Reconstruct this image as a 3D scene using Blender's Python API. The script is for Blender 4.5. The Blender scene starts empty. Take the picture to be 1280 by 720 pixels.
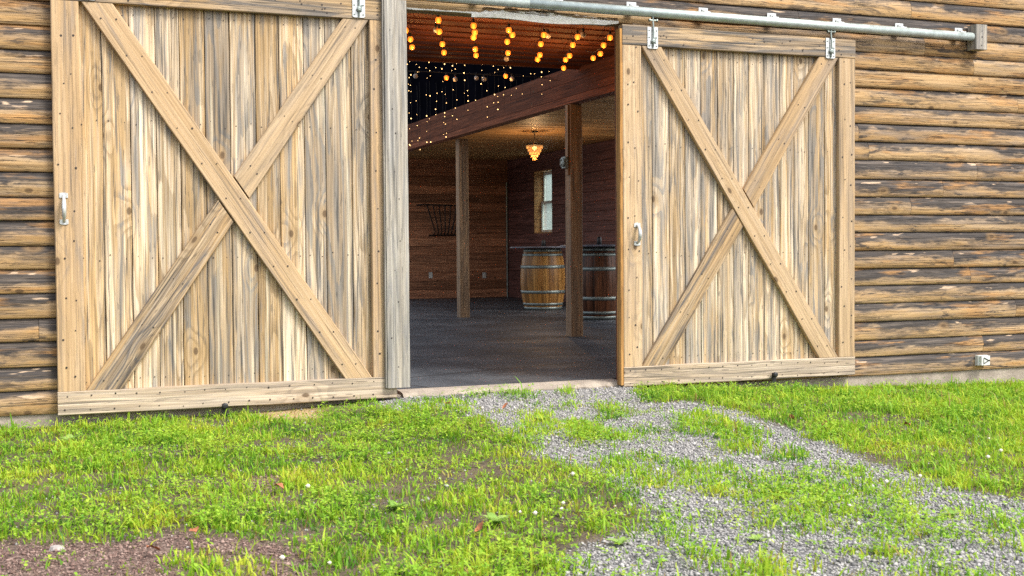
import bpy, math, random
import numpy as np
random.seed(7); RNG = np.random.default_rng(11)
sc = bpy.context.scene
COL = sc.collection
# ------------------------------------------------------------------ camera
F_PX, YAW, PITCH, ROLL, CAM_D, CAM_H = 1500.0, 0.372138177, 0.0314264907, 0.00750096346, 8.2416, 1.0
_f = np.array([math.sin(YAW)*math.cos(PITCH), math.cos(YAW)*math.cos(PITCH), -math.sin(PITCH)])
_r = np.array([math.cos(YAW), -math.sin(YAW), 0.0]); _d = np.cross(_f, _r)
_r2 = math.cos(ROLL)*_r + math.sin(ROLL)*_d; _d2 = -math.sin(ROLL)*_r + math.cos(ROLL)*_d
CM = np.array([_r2, _d2, _f]); CAM = np.array([0.0, -CAM_D, CAM_H])
cd = bpy.data.cameras.new('camera'); cam = bpy.data.objects.new('camera', cd); COL.objects.link(cam)
from mathutils import Matrix, Vector
rot = Matrix(((_r2[0], -_d2[0], -_f[0]), (_r2[1], -_d2[1], -_f[1]), (_r2[2], -_d2[2], -_f[2])))
cam.matrix_world = Matrix.Translation(Vector(CAM)) @ rot.to_4x4()
cd.sensor_width = 36.0; cd.lens = F_PX/1280*36; cd.clip_start = .05; cd.clip_end = 2000
cd.dof.use_dof = True; cd.dof.focus_distance = 9.5; cd.dof.aperture_fstop = 6.3
sc.camera = cam
def ray(x, y): return CM.T @ np.array([(x-640)/F_PX, (y-360)/F_PX, 1.0])
def onY(x, y, Y):
    r = ray(x, y); return CAM + r*(Y+CAM_D)/r[1]
def onZ(x, y, Z):
    r = ray(x, y); return CAM + r*(Z-CAM_H)/r[2]
def proj(P):
    v = (np.asarray(P, float)-CAM) @ CM.T
    return 640+F_PX*v[..., 0]/v[..., 2], 360+F_PX*v[..., 1]/v[..., 2]
# ------------------------------------------------------------------ light
SUN_EL, SUN_AZ = math.radians(52), math.radians(145)      # azimuth from +Y, clockwise: ahead right of the wall
w = bpy.data.worlds.new('World'); sc.world = w; w.use_nodes = True
nt = w.node_tree; bgn = nt.nodes['Background']
sky = nt.nodes.new('ShaderNodeTexSky'); sky.sky_type = 'NISHITA'; sky.sun_disc = False
sky.sun_elevation = SUN_EL; sky.sun_rotation = SUN_AZ; sky.air_density = 1.0; sky.dust_density = 4.0; sky.ozone_density = 1.0
hs = nt.nodes.new('ShaderNodeHueSaturation'); hs.inputs['Saturation'].default_value = .45
nt.links.new(sky.outputs[0], hs.inputs['Color']); nt.links.new(hs.outputs[0], bgn.inputs['Color'])
bgn.inputs['Strength'].default_value = .15
sd = bpy.data.lights.new('sun', 'SUN'); sd.energy = 1.4; sd.angle = math.radians(14); sd.color = (1, .95, .87)
so = bpy.data.objects.new('sun', sd); COL.objects.link(so)
sdir = Vector((math.sin(SUN_AZ)*math.cos(SUN_EL), math.cos(SUN_AZ)*math.cos(SUN_EL), math.sin(SUN_EL)))
so.rotation_euler = sdir.to_track_quat('Z', 'Y').to_euler(); so.location = (6, -10, 12)
sc.view_settings.view_transform = 'Standard'; sc.view_settings.look = 'None'
sc.view_settings.gamma = 1; sc.view_settings.exposure = 1.25
sc.cycles.max_bounces = 8; sc.cycles.diffuse_bounces = 5; sc.cycles.transparent_max_bounces = 12
sc.cycles.sample_clamp_indirect = 1.5; sc.cycles.use_guiding = True; sc.cycles.blur_glossy = 1.0; sc.cycles.caustics_reflective = False; sc.cycles.caustics_refractive = False; sc.cycles.use_denoising = False; sc.cycles.use_adaptive_sampling = False

# ------------------------------------------------------------------ node helpers
class G:
    def __init__(s, name):
        s.m = bpy.data.materials.new(name); s.m.use_nodes = True; s.t = s.m.node_tree
        s.b = s.t.nodes['Principled BSDF']; s.out = s.t.nodes['Material Output']
    def put(s, sock, v):
        if hasattr(v, 'is_linked'): s.t.links.new(v, sock)
        elif v is not None:
            try: sock.default_value = v
            except Exception: sock.default_value = (*v, 1)
    def m_(s, op, a, b=None, c=None, clamp=False):
        n = s.t.nodes.new('ShaderNodeMath'); n.operation = op; n.use_clamp = clamp
        for i, v in enumerate((a, b, c)):
            if v is not None: s.put(n.inputs[i], v)
        return n.outputs[0]
    def xyz(s, v):
        n = s.t.nodes.new('ShaderNodeSeparateXYZ'); s.put(n.inputs[0], v); return n.outputs
    def comb(s, x, y, z):
        n = s.t.nodes.new('ShaderNodeCombineXYZ')
        for i, v in enumerate((x, y, z)): s.put(n.inputs[i], v)
        return n.outputs[0]
    def attr(s, name, out='Vector'):
        n = s.t.nodes.new('ShaderNodeAttribute'); n.attribute_name = name; return n.outputs[out]
    def noise(s, vec, scale=1, detail=2, rough=.5, dist=0, out='Fac'):
        n = s.t.nodes.new('ShaderNodeTexNoise'); s.put(n.inputs['Vector'], vec)
        n.inputs['Scale'].default_value = scale; n.inputs['Detail'].default_value = detail
        n.inputs['Roughness'].default_value = rough; n.inputs['Distortion'].default_value = dist
        return n.outputs[out]
    def voro(s, vec, scale=1, feature='F1', out='Distance', rnd=1, dims='3D'):
        n = s.t.nodes.new('ShaderNodeTexVoronoi'); n.voronoi_dimensions = dims; n.feature = feature; s.put(n.inputs['Vector'], vec)
        n.inputs['Scale'].default_value = scale; n.inputs['Randomness'].default_value = rnd
        return n.outputs[out]
    def step(s, v, a, b, lo=0., hi=1.):
        n = s.t.nodes.new('ShaderNodeMapRange'); n.interpolation_type = 'SMOOTHSTEP'; n.clamp = True
        s.put(n.inputs[0], v)
        for i, k in enumerate((a, b, lo, hi)): s.put(n.inputs[i+1], k)
        return n.outputs[0]
    def mix(s, f, a, b, mode='MIX'):
        n = s.t.nodes.new('ShaderNodeMix'); n.data_type = 'RGBA'; n.blend_type = mode; n.clamp_factor = True
        s.put(n.inputs['Factor'], f)
        for k, v in (('A', a), ('B', b)):
            sk = [i for i in n.inputs if i.name == k and i.type == 'RGBA'][0]
            s.put(sk, v if hasattr(v, 'is_linked') else (*v, 1))
        return [o for o in n.outputs if o.type == 'RGBA'][0]
    def ramp(s, f, stops):
        n = s.t.nodes.new('ShaderNodeValToRGB'); s.put(n.inputs[0], f); e = n.color_ramp.elements
        while len(e) < len(stops): e.new(.5)
        for k, (p, c) in zip(e, stops): k.position = p; k.color = (*c, 1)
        return n.outputs[0]
    def scale_col(s, col, f):
        return s.mix(1.0, col, s.comb(f, f, f), 'MULTIPLY')
    def bump(s, h, dist, strength=1.0, normal=None):
        n = s.t.nodes.new('ShaderNodeBump'); n.inputs['Strength'].default_value = strength
        n.inputs['Distance'].default_value = dist; s.put(n.inputs['Height'], h)
        if normal is not None: s.put(n.inputs['Normal'], normal)
        return n.outputs[0]
    def set(s, **k):
        for a, v in k.items(): s.put(s.b.inputs[a.replace('_', ' ')], v)
        return s.m

def simple(name, col, rough=.6, metal=0., var=.15, nscale=20, bump=.0):
    g = G(name); tc = g.t.nodes.new('ShaderNodeTexCoord').outputs['Object']
    n = g.noise(tc, nscale, 4, .6)
    c = g.scale_col(g.mix(0, col, col), g.step(n, .25, .75, 1-var, 1+var))
    g.set(Base_Color=c, Roughness=g.step(n, .3, .7, max(.05, rough-.1), min(1, rough+.1)), Metallic=metal)
    if bump: g.set(Normal=g.bump(n, bump))
    return g.m

def wood(name, pale, ochre, grey, amt=.5, rings=6.0, knots=1.0, rough=.75, thr=(.42, .62), dark=(.09, .055, .03), tonevar=.35, bumpd=.0012, fine_amt=.34, streak=14., siding=False, black=(.026, .027, .031), ringdark=.42, bloom=.55, stk=.75, chkamt=.75):
    g = G(name); u, v, wv = g.xyz(g.attr('grain')); tone = g.xyz(g.attr('tone')); t0, t1, t2 = tone[0], tone[1], tone[2]
    # knots: scattered cells stretched along the board
    kv = g.comb(g.m_('MULTIPLY', u, 1.5), g.m_('MULTIPLY_ADD', v, 2.4, g.m_('MULTIPLY', wv, 1.7)), 0.0)
    kd = g.voro(kv, 1.0, dims='2D'); kc = g.xyz(g.voro(kv, 1.0, out='Color', dims='2D'))[0]
    kon = g.m_('GREATER_THAN', kc, 1-.75*knots if knots else 2.0)
    fall = g.m_('MULTIPLY', g.step(kd, .30, .02), kon)
    # flat-sawn cathedral grain: contour lines of a stretched noise field, bent around knots
    base = g.noise(g.comb(g.m_('MULTIPLY', u, .42), g.m_('MULTIPLY', v, 5.5), wv), 1, 1.0, .4)
    field = g.m_('MULTIPLY_ADD', base, rings*2.2, g.m_('MULTIPLY', fall, 2.0))
    wob = g.noise(g.comb(g.m_('MULTIPLY', u, 1.6), g.m_('MULTIPLY', v, 55), wv), 1, 2)
    fr = g.m_('FRACT', g.m_('MULTIPLY_ADD', wob, .45, field))
    ring = g.m_('MULTIPLY', g.step(fr, .40, .90), g.step(fr, 1.0, .96))
    fine = g.noise(g.comb(g.m_('MULTIPLY', u, 1.6), g.m_('MULTIPLY', v, 95), wv), 1, 2, .6)
    st1 = g.noise(g.comb(g.m_('MULTIPLY', u, .9), g.m_('MULTIPLY', v, 42), g.m_('ADD', wv, 13.7)), 1, 3, .6)
    weath = g.noise(g.comb(g.m_('MULTIPLY', u, 1.0), g.m_('MULTIPLY', v, streak), g.m_('ADD', wv, 7.3)), 1, 5, .66)
    big = g.noise(g.comb(g.m_('MULTIPLY', u, .6), g.m_('MULTIPLY', v, 4), g.m_('ADD', wv, 3.1)), 1, 2)
    mixf = g.m_('ADD', g.m_('MULTIPLY_ADD', t0, .7, -.35), g.m_('ADD', g.step(big, .3, .7, 0, .5), g.step(st1, .42, .57, .375-stk*.5, .375+stk*.5)), clamp=True)
    col = g.mix(mixf, pale, ochre)
    col = g.mix(g.m_('MULTIPLY', ring, ringdark), col, tuple(.5*a for a in ochre))
    thr2 = g.m_('MULTIPLY_ADD', t1, -.16, thr[0]+.08)
    wm = g.step(g.m_('MULTIPLY_ADD', st1, .25, g.m_('ADD', weath, -.125)), thr2, g.m_('ADD', thr2, (thr[1]-thr[0])*.7))
    wm = g.m_('MULTIPLY', wm, g.m_('MULTIPLY_ADD', ring, .5, .6), clamp=True)
    col = g.mix(g.m_('MULTIPLY', wm, amt), col, grey)
    # thin dark checks
    chk = g.noise(g.comb(g.m_('MULTIPLY', u, 1.2), g.m_('MULTIPLY', v, 46), g.m_('ADD', wv, 1.7)), 1, 3, .55)
    cm = g.m_('MULTIPLY', g.step(chk, .58, .64), g.step(weath, .30, .50))
    fk = g.noise(g.comb(g.m_('MULTIPLY', u, 7), g.m_('MULTIPLY', v, 60), g.m_('ADD', wv, 17)), 1, 2, .5)
    cm = g.m_('MAXIMUM', cm, g.m_('MULTIPLY', g.step(fk, .64, .70), .7))
    col = g.mix(g.m_('MULTIPLY', cm, chkamt), col, tuple(.38*a for a in grey))
    # weathered white bloom
    bl = g.noise(g.comb(g.m_('MULTIPLY', u, .5), g.m_('MULTIPLY', v, 24), g.m_('ADD', wv, 31)), 1, 4, .6)
    col = g.mix(g.step(bl, .56, .70, 0, bloom), col, tuple(min(.68, 1.18*a+.04) for a in pale))
    if siding:
        s = g.xyz(g.attr('course'))                     # height inside the course, 0 bottom .. 1 top
        n1 = g.noise(g.comb(g.m_('MULTIPLY', u, 1.5), g.m_('MULTIPLY', v, 6), g.m_('ADD', wv, 11)), 1, 6, .66, .3)
        n2 = g.noise(g.comb(g.m_('MULTIPLY', u, 9), g.m_('MULTIPLY', v, 26), g.m_('ADD', wv, 4)), 1, 4, .6)
        e = g.m_('ADD', s[0], g.m_('ADD', g.m_('MULTIPLY_ADD', n1, 1.9, -.95), g.m_('MULTIPLY_ADD', n2, .4, -.2)))
        e = g.m_('ADD', e, g.m_('ADD', g.m_('MULTIPLY_ADD', t2, .6, -.3), s[2]))
        wide = g.m_('MULTIPLY', g.step(e, .18, .62), s[1])
        col = g.mix(g.m_('MULTIPLY', wide, .40), col, grey)
        bm = g.m_('MULTIPLY', g.m_('MULTIPLY', g.step(e, .50, .80), s[1]), g.step(fine, .15, .5, .72, 1.0))
        n3 = g.noise(g.comb(g.m_('MULTIPLY', u, 2.2), g.m_('MULTIPLY', v, 45), g.m_('ADD', wv, 8)), 1, 4, .65)
        bc = g.mix(g.step(n3, .45, .72, 0, .75), black, tuple(.7*x for x in grey))
        col = g.mix(g.m_('MULTIPLY', bm, .92), col, bc)
        # separate ragged stains, rusty patches and long drying cracks, different on every log
        n4 = g.noise(g.comb(g.m_('MULTIPLY', u, 2.6), g.m_('MULTIPLY', v, 11), g.m_('ADD', wv, 41)), 1, 6, .7, .5)
        n5 = g.noise(g.comb(g.m_('MULTIPLY', u, 1.4), g.m_('MULTIPLY', v, 9), g.m_('ADD', wv, 57)), 1, 4, .6)
        col = g.mix(g.m_('MULTIPLY', g.step(n5, .54, .66, 0, .6), s[1]), col, (.46, .235, .075))
        col = g.mix(g.m_('MULTIPLY', g.m_('MULTIPLY', g.step(n4, .56, .64), s[1]), g.m_('MULTIPLY_ADD', t1, .5, .4)), col, bc)
        ck = g.noise(g.comb(g.m_('MULTIPLY', u, 1.0), g.m_('MULTIPLY', v, 30), g.m_('ADD', wv, 77)), 1, 3, .6)
        ckm = g.m_('MULTIPLY', g.step(g.m_('ABSOLUTE', g.m_('SUBTRACT', ck, .5)), .014, .004), g.m_('MULTIPLY', g.step(n5, .40, .56), s[1]))
        col = g.mix(g.m_('MULTIPLY', ckm, .85), col, (.03, .024, .02))
        # bare pale slivers where the weathered skin has flaked off
        sl = g.noise(g.comb(g.m_('MULTIPLY', u, 4.5), g.m_('MULTIPLY', v, 26), g.m_('ADD', wv, 23)), 1, 2, .5)
        slm = g.m_('MULTIPLY', g.step(sl, .66, .70), g.step(s[0], .5, .75))
        col = g.mix(g.m_('MULTIPLY', slm, .8), col, (.55, .40, .27))
    col = g.scale_col(col, g.step(fine, .25, .75, 1-fine_amt, 1+fine_amt*.7))
    col = g.scale_col(col, g.m_('MULTIPLY_ADD', t2, tonevar, 1-tonevar*.5))
    kr = g.m_('MULTIPLY', g.step(kd, .050, .026), kon)
    halo = g.m_('MULTIPLY', g.step(kd, .13, .04), kon)
    col = g.mix(g.m_('MULTIPLY', halo, .45), col, tuple(.8*a for a in ochre))
    col = g.mix(g.m_('MULTIPLY', kr, .8), col, dark)
    h = g.m_('ADD', g.m_('MULTIPLY', fine, .6) if not siding else g.m_('ADD', g.m_('MULTIPLY', fine, .5), g.m_('SUBTRACT', g.m_('MULTIPLY', n4, 3.0), g.m_('MULTIPLY', ckm, 1.5))), g.m_('SUBTRACT', g.m_('MULTIPLY', ring, .25), g.m_('MULTIPLY', cm, 1.2)))
    g.set(Base_Color=col, Roughness=rough, Normal=g.bump(h, bumpd, .8))
    g.b.inputs['Specular IOR Level'].default_value = .25
    return g.m

M = {}
M['plank'] = wood('door_plank_wood', (.58, .47, .335), (.44, .295, .145), (.215, .205, .19), amt=.82, rings=5, knots=.7, thr=(.45, .62), tonevar=.34, ringdark=.55, bloom=.7)
M['frame'] = wood('door_frame_wood', (.51, .38, .24), (.44, .295, .155), (.24, .20, .165), amt=.6, rings=3, knots=.6, thr=(.52, .72), tonevar=.2, streak=7, ringdark=.22, bloom=.22, stk=.3, chkamt=.4, fine_amt=.2)
M['rail'] = wood('bleached_rail_wood', (.52, .43, .325), (.43, .33, .225), (.27, .225, .18), amt=.75, rings=3, knots=.6, tonevar=.12, streak=9)
M['brace_grey'] = wood('weathered_brace_wood', (.45, .34, .22), (.38, .25, .125), (.12, .11, .105), amt=.9, rings=5, knots=.9, thr=(.47, .60), tonevar=.15, streak=10)
M['toprail'] = wood('weathered_top_rail_wood', (.49, .36, .22), (.42, .275, .13), (.14, .13, .12), amt=.9, rings=3, knots=.6, thr=(.46, .60), tonevar=.2, streak=9)
M['grey'] = wood('silvered_grey_wood', (.42, .39, .33), (.36, .32, .26), (.22, .215, .205), amt=.8, rings=5, knots=.3, tonevar=.1)
M['edge'] = wood('door_edge_wood', (.44, .24, .075), (.36, .18, .05), (.2, .1, .04), amt=.3, knots=.2, bloom=.12)
M['siding'] = wood('log_siding_wood', (.50, .34, .175), (.39, .235, .095), (.21, .175, .15), amt=.55, rings=3, knots=.9, thr=(.52, .70), siding=True, tonevar=.3, streak=9, bumpd=.003, ringdark=.25, bloom=.3, stk=.35, chkamt=.5, fine_amt=.22)
M['back'] = wood('interior_wall_wood', (.60, .29, .155), (.45, .20, .105), (.24, .11, .065), amt=.5, rings=3, knots=.85, rough=.5, dark=(.015, .008, .006), tonevar=.7, bumpd=.0004, bloom=.12)
M['side'] = wood('shaded_side_wall_wood', (.235, .105, .085), (.17, .075, .062), (.10, .046, .04), amt=.5, rings=3, knots=.5, rough=.55, dark=(.015, .008, .006), tonevar=.4, bumpd=.0004, bloom=.12)  # side wall's grazing-light shade is put into this darker wood colour
M['ceil'] = wood('pine_ceiling_wood', (.70, .42, .18), (.58, .32, .12), (.32, .17, .07), amt=.4, rings=3, knots=.8, rough=.55, dark=(.02, .01, .006), tonevar=.45, bumpd=.0004, bloom=.12)
M['loft'] = wood('stained_loft_wood', (.20, .065, .028), (.14, .04, .018), (.09, .03, .016), amt=.4, rings=3, knots=.6, rough=.7, dark=(.015, .008, .006), tonevar=.4, bumpd=.0004, bloom=.12)
M['beam'] = wood('glulam_beam_wood', (.26, .088, .040), (.18, .058, .026), (.115, .04, .02), amt=.5, rings=3, knots=.5, rough=.85, tonevar=.6, bumpd=.0006, bloom=.12)
M['post'] = wood('post_wood', (.40, .25, .13), (.31, .18, .09), (.20, .14, .095), amt=.6, rings=3, knots=.7, rough=.6, tonevar=.15, bloom=.12)
M['dark'] = simple('near_black_interior', (.012, .012, .014), .8); M['attic'] = simple('attic_shade_black', (.0035, .0035, .006), .95, 0, .3, 3)  # attic tone puts the void's shade into the colour; roof simply near-black
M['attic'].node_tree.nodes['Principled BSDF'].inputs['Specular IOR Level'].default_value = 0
M['barrel1'] = wood('oak_barrel_wood', (.52, .27, .075), (.42, .19, .045), (.22, .10, .035), amt=.5, rings=3, knots=.2, rough=.32, tonevar=.4, bumpd=.0004, bloom=.12)
M['barrel2'] = wood('dark_barrel_wood', (.19, .075, .034), (.13, .048, .022), (.04, .02, .014), amt=.7, rings=3, knots=.2, rough=.32, tonevar=.45, bumpd=.0004, bloom=.12)
M['zinc'] = simple('galvanised_steel', (.46, .53, .51), .38, .45, .12, 14)
M['plate'] = simple('bright_zinc_plate', (.58, .60, .59), .35, .5, .2, 60)
M['iron'] = simple('dark_iron', (.018, .017, .017), .6, .2, .3, 40)
M['nail'] = simple('nail_heads', (.05, .04, .035), .6, .4, .4, 50)
M['hoop'] = simple('barrel_hoop_steel', (.25, .29, .27), .42, .55, .3, 25)
M['black'] = simple('black_plastic', (.015, .016, .018), .45)
M['white'] = simple('white_plastic', (.62, .64, .60), .45, 0, .1, 30)
M['sash'] = simple('white_window_paint', (.66, .66, .62), .5, 0, .08)
M['trim'] = wood('window_trim_wood', (.60, .33, .14), (.50, .25, .10), (.3, .16, .08), amt=.3, knots=.3, rough=.45, bloom=.12)
M['table'] = simple('dark_table_top', (.16, .175, .22), .25, 0, .2, 6)
M['socket'] = simple('black_rubber', (.01, .01, .01), .6)
def glass():
    g = G('window_glass'); g.set(Base_Color=(.60, .66, .63, 1), Roughness=.25)
    tr = g.t.nodes.new('ShaderNodeBsdfTransparent'); tr.inputs[0].default_value = (.80, .88, .86, 1)
    tl = g.t.nodes.new('ShaderNodeBsdfTranslucent'); tl.inputs[0].default_value = (.6, .68, .65, 1)
    m1 = g.t.nodes.new('ShaderNodeMixShader'); m1.inputs[0].default_value = .35; m2 = g.t.nodes.new('ShaderNodeMixShader'); m2.inputs[0].default_value = .15
    g.t.links.new(tr.outputs[0], m1.inputs[1]); g.t.links.new(tl.outputs[0], m1.inputs[2])
    g.t.links.new(m1.outputs[0], m2.inputs[1]); g.t.links.new(g.b.outputs[0], m2.inputs[2]); g.t.links.new(m2.outputs[0], g.out.inputs[0])
    return g.m
M['glass'] = glass()
M['flash'] = simple('peeling_white_flashing', (.78, .77, .72), .5, 0, .12, 18)
def emit(name, col, st):
    g = G(name); g.set(Base_Color=(*col, 1), Emission_Color=(*col, 1), Emission_Strength=st, Roughness=.3); return g.m
def bulb_mat():
    g = G('amber_bulb_glass'); g.set(Base_Color=(.9, .45, .08, 1), Roughness=.08, Emission_Color=(1, .32, .035, 1), Emission_Strength=.45)
    tr = g.t.nodes.new('ShaderNodeBsdfTransparent'); tr.inputs[0].default_value = (1, .62, .22, 1)
    mx = g.t.nodes.new('ShaderNodeMixShader'); mx.inputs[0].default_value = .62
    g.t.links.new(tr.outputs[0], mx.inputs[1]); g.t.links.new(g.b.outputs[0], mx.inputs[2]); g.t.links.new(mx.outputs[0], g.out.inputs[0]); return g.m
M['bulb_lit'] = bulb_mat()
M['filament'] = emit('bulb_filament', (1.0, .52, .12), 1.8)
M['bulb_off'] = simple('unlit_bulb_glass', (.62, .58, .52), .12, 0, .2, 20)
M['led'] = emit('fairy_led', (1.0, .58, .22), 2.2)
M['crystal'] = emit('chandelier_crystal', (1.0, .52, .16), .17)
M['crystal_hot'] = emit('chandelier_lamp', (1.0, .62, .22), 1.2)

for k in ('bulb_lit', 'filament', 'led', 'crystal', 'crystal_hot'): M[k].cycles.emission_sampling = 'NONE'
def concrete():
    g = G('foundation_concrete'); tc = g.t.nodes.new('ShaderNodeTexCoord').outputs['Object']
    n = g.noise(tc, 6, 6, .65); n2 = g.noise(tc, 90, 3)
    st = g.noise(g.comb(g.m_('MULTIPLY', g.xyz(tc)[0], 5), 0., g.m_('MULTIPLY', g.xyz(tc)[2], .6)), 1, 4)
    c = g.mix(g.step(n, .35, .65), (.36, .31, .25), (.25, .21, .17)); c = g.mix(g.step(st, .5, .7, 0, .5), c, (.26, .21, .16))
    c = g.scale_col(c, g.step(n2, .3, .7, .85, 1.1))
    return g.set(Base_Color=c, Roughness=.9, Normal=g.bump(n2, .003))
M['concrete'] = concrete()
def floor_mat():
    g = G('rubber_mat_floor'); tc = g.t.nodes.new('ShaderNodeTexCoord').outputs['Object']
    x, y, z = g.xyz(tc)
    n = g.noise(tc, 1.3, 5, .6); n2 = g.noise(tc, 60, 3); n3 = g.noise(g.comb(g.m_('MULTIPLY', x, 1.0), g.m_('MULTIPLY', y, 1.4), 0.), 1, 6, .65)
    # mats laid askew; the joints between them
    ca, sa = math.cos(.32), math.sin(.32)
    xr = g.m_('ADD', g.m_('MULTIPLY', x, ca), g.m_('MULTIPLY', y, sa)); yr = g.m_('SUBTRACT', g.m_('MULTIPLY', y, ca), g.m_('MULTIPLY', x, sa))
    yr = g.m_('ADD', yr, g.m_('MULTIPLY', n, .05))
    row = g.m_('FLOOR', g.m_('DIVIDE', yr, 1.22)); fx = g.m_('FRACT', g.m_('ADD', g.m_('DIVIDE', xr, 1.83), g.m_('MULTIPLY', row, .37))); fy = g.m_('FRACT', g.m_('DIVIDE', yr, 1.22))
    jx = g.m_('LESS_THAN', fx, .016); jy = g.m_('LESS_THAN', fy, .034); j = g.m_('MAXIMUM', jx, jy)
    c = g.mix(g.step(n, .35, .68), (.024, .030, .038), (.068, .077, .088)); c = g.mix(g.step(n3, .52, .72, 0, .6), c, (.17, .178, .188))
    c = g.scale_col(c, g.step(n2, .3, .7, .8, 1.15)); c = g.mix(g.m_('MULTIPLY', j, .85), c, (.008, .008, .009))
    sp = g.voro(tc, 9); c = g.mix(g.m_('MULTIPLY', g.step(sp, .05, .03), .6), c, (.3, .27, .22))
    h = g.m_('SUBTRACT', g.m_('MULTIPLY', n2, .15), j)
    return g.set(Base_Color=c, Roughness=g.step(n3, .3, .7, .62, .45), Normal=g.bump(h, .004))
M['floor'] = floor_mat()
def ground_mat():
    g = G('gravel_and_soil'); tc = g.t.nodes.new('ShaderNodeTexCoord').outputs['Object']; z = g.xyz(g.attr('zone'))
    v = g.voro(tc, 62); vc = g.xyz(g.voro(tc, 62, out='Color')); v2 = g.voro(tc, 120); n = g.noise(tc, 3, 5, .6); nf = g.noise(tc, 180, 3)
    gr = g.ramp(vc[0], [(0, (.13, .13, .135)), (.35, (.24, .238, .24)), (.75, (.34, .335, .33)), (1, (.47, .455, .44))])
    gr = g.scale_col(gr, g.step(v, .75, .25, .35, 1.0))
    soil = g.mix(g.step(n, .35, .65), (.060, .045, .028), (.115, .085, .052)); soil = g.scale_col(soil, g.step(nf, .3, .7, .7, 1.2))
    dirt = g.ramp(vc[1], [(0, (.09, .055, .042)), (.6, (.17, .11, .085)), (1, (.31, .22, .18))]); dirt = g.scale_col(dirt, g.step(v2, .8, .3, .45, 1.))
    straw = g.mix(g.step(nf, .35, .65), (.30, .20, .09), (.46, .34, .18))
    c = g.mix(z[0], gr, soil); c = g.mix(z[1], c, dirt); c = g.mix(z[2], c, straw)
    h = g.m_('SUBTRACT', g.m_('MULTIPLY', nf, .3), v)
    return g.set(Base_Color=c, Roughness=.92, Normal=g.bump(h, .012, .9))
M['ground'] = ground_mat()
def stone_mat():
    g = G('gravel_stone'); t = g.xyz(g.attr('tone'))
    c = g.ramp(t[0], [(0, (.12, .117, .115)), (.4, (.25, .242, .232)), (.8, (.345, .333, .318)), (1, (.45, .435, .415))])
    c = g.mix(t[1], c, g.ramp(t[0], [(0, (.085, .048, .038)), (.6, (.18, .11, .088)), (1, (.34, .24, .20))]))
    return g.set(Base_Color=c, Roughness=.85)
M['stone'] = stone_mat()
def grass_mat(name, stops, trans=.45):
    g = G(name); t = g.xyz(g.attr('tone'))
    c = g.ramp(t[0], stops)
    c = g.mix(g.m_('MULTIPLY', g.step(t[1], 0., .35, 1., 0.), .5), c, (.16, .14, .035))      # yellowed sheath at the foot
    c = g.mix(t[2], c, (.36, .24, .09))                                                     # dry blades
    g.set(Base_Color=c, Roughness=.55); g.b.inputs['Specular IOR Level'].default_value = .3
    tr = g.t.nodes.new('ShaderNodeBsdfTranslucent'); g.put(tr.inputs[0], c)
    mx = g.t.nodes.new('ShaderNodeMixShader'); mx.inputs[0].default_value = trans
    g.t.links.new(g.b.outputs[0], mx.inputs[1]); g.t.links.new(tr.outputs[0], mx.inputs[2]); g.t.links.new(mx.outputs[0], g.out.inputs[0])
    return g.m
M['grass'] = grass_mat('grass_blade', [(0, (.08, .23, .02)), (.35, (.20, .41, .022)), (.7, (.35, .54, .03)), (1, (.52, .58, .05))])
M['clover'] = grass_mat('clover_leaf', [(0, (.12, .29, .03)), (.5, (.26, .47, .035)), (1, (.42, .57, .06))], .4)
M['weed'] = grass_mat('weed_leaf', [(0, (.22, .40, .07)), (1, (.42, .58, .16))], .45)
M['petal'] = simple('clover_petal', (.72, .68, .58), .7)
M['dead'] = simple('dead_leaf_brown', (.36, .13, .06), .8, 0, .4, 60)
M['flat_stone'] = simple('pale_flat_stone', (.33, .30, .28), .85, 0, .25, 30, .004)

# ------------------------------------------------------------------ mesh helpers
class MB:
    def __init__(s): s.v, s.f, s.g, s.t, s.c, s.mi = [], [], [], [], [], []; s.cur = 0
    def add(s, verts, faces, grain=None, tone=None, course=None, mi=None):
        o = len(s.v); s.v += [tuple(p) for p in verts]; s.f += [tuple(i+o for i in f) for f in faces]
        n = len(verts)
        s.g += list(grain) if grain is not None else [(p[0]*1., p[2]*1., .3) for p in verts]
        tn = tone if tone is not None else (random.random(), random.random(), random.random())
        s.t += [tn]*n if not isinstance(tn, list) else tn
        s.c += list(course) if course is not None else [(0, 0, 0)]*n
        s.mi += [s.cur if mi is None else mi]*len(faces)
    def build(s, name, mats, parent=None, smooth=False):
        me = bpy.data.meshes.new(name); me.from_pydata(s.v, [], s.f)
        if not isinstance(mats, (list, tuple)): mats = [mats]
        for m in mats: me.materials.append(m)
        for nm, dat in (('grain', s.g), ('tone', s.t), ('course', s.c)):
            me.attributes.new(nm, 'FLOAT_VECTOR', 'POINT').data.foreach_set('vector', np.array(dat, 'f').ravel())
        me.polygons.foreach_set('material_index', s.mi)
        if smooth:
            me.polygons.foreach_set('use_smooth', [True]*len(s.f))
        me.update()
        o = bpy.data.objects.new(name, me); COL.objects.link(o)
        if parent: o.parent = parent; o.matrix_parent_inverse = parent.matrix_world.inverted()
        return o
def empty(name, loc=(0, 0, 0)):
    o = bpy.data.objects.new(name, None); COL.objects.link(o); o.location = loc; o.empty_display_size = .1
    o.matrix_world = Matrix.Translation(Vector(loc)); return o
def tag(o, label=None, cat=None, group=None, kind=None):
    for k, v in (('label', label), ('category', cat), ('group', group), ('kind', kind)):
        if v: o[k] = v
    return o
def lerp(a, b, t): return tuple(x+(y-x)*t for x, y in zip(a, b))
FR = lambda a, b, c: (a, -c, b)                       # front wall plane: a along x, b up, c out toward the viewer
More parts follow.
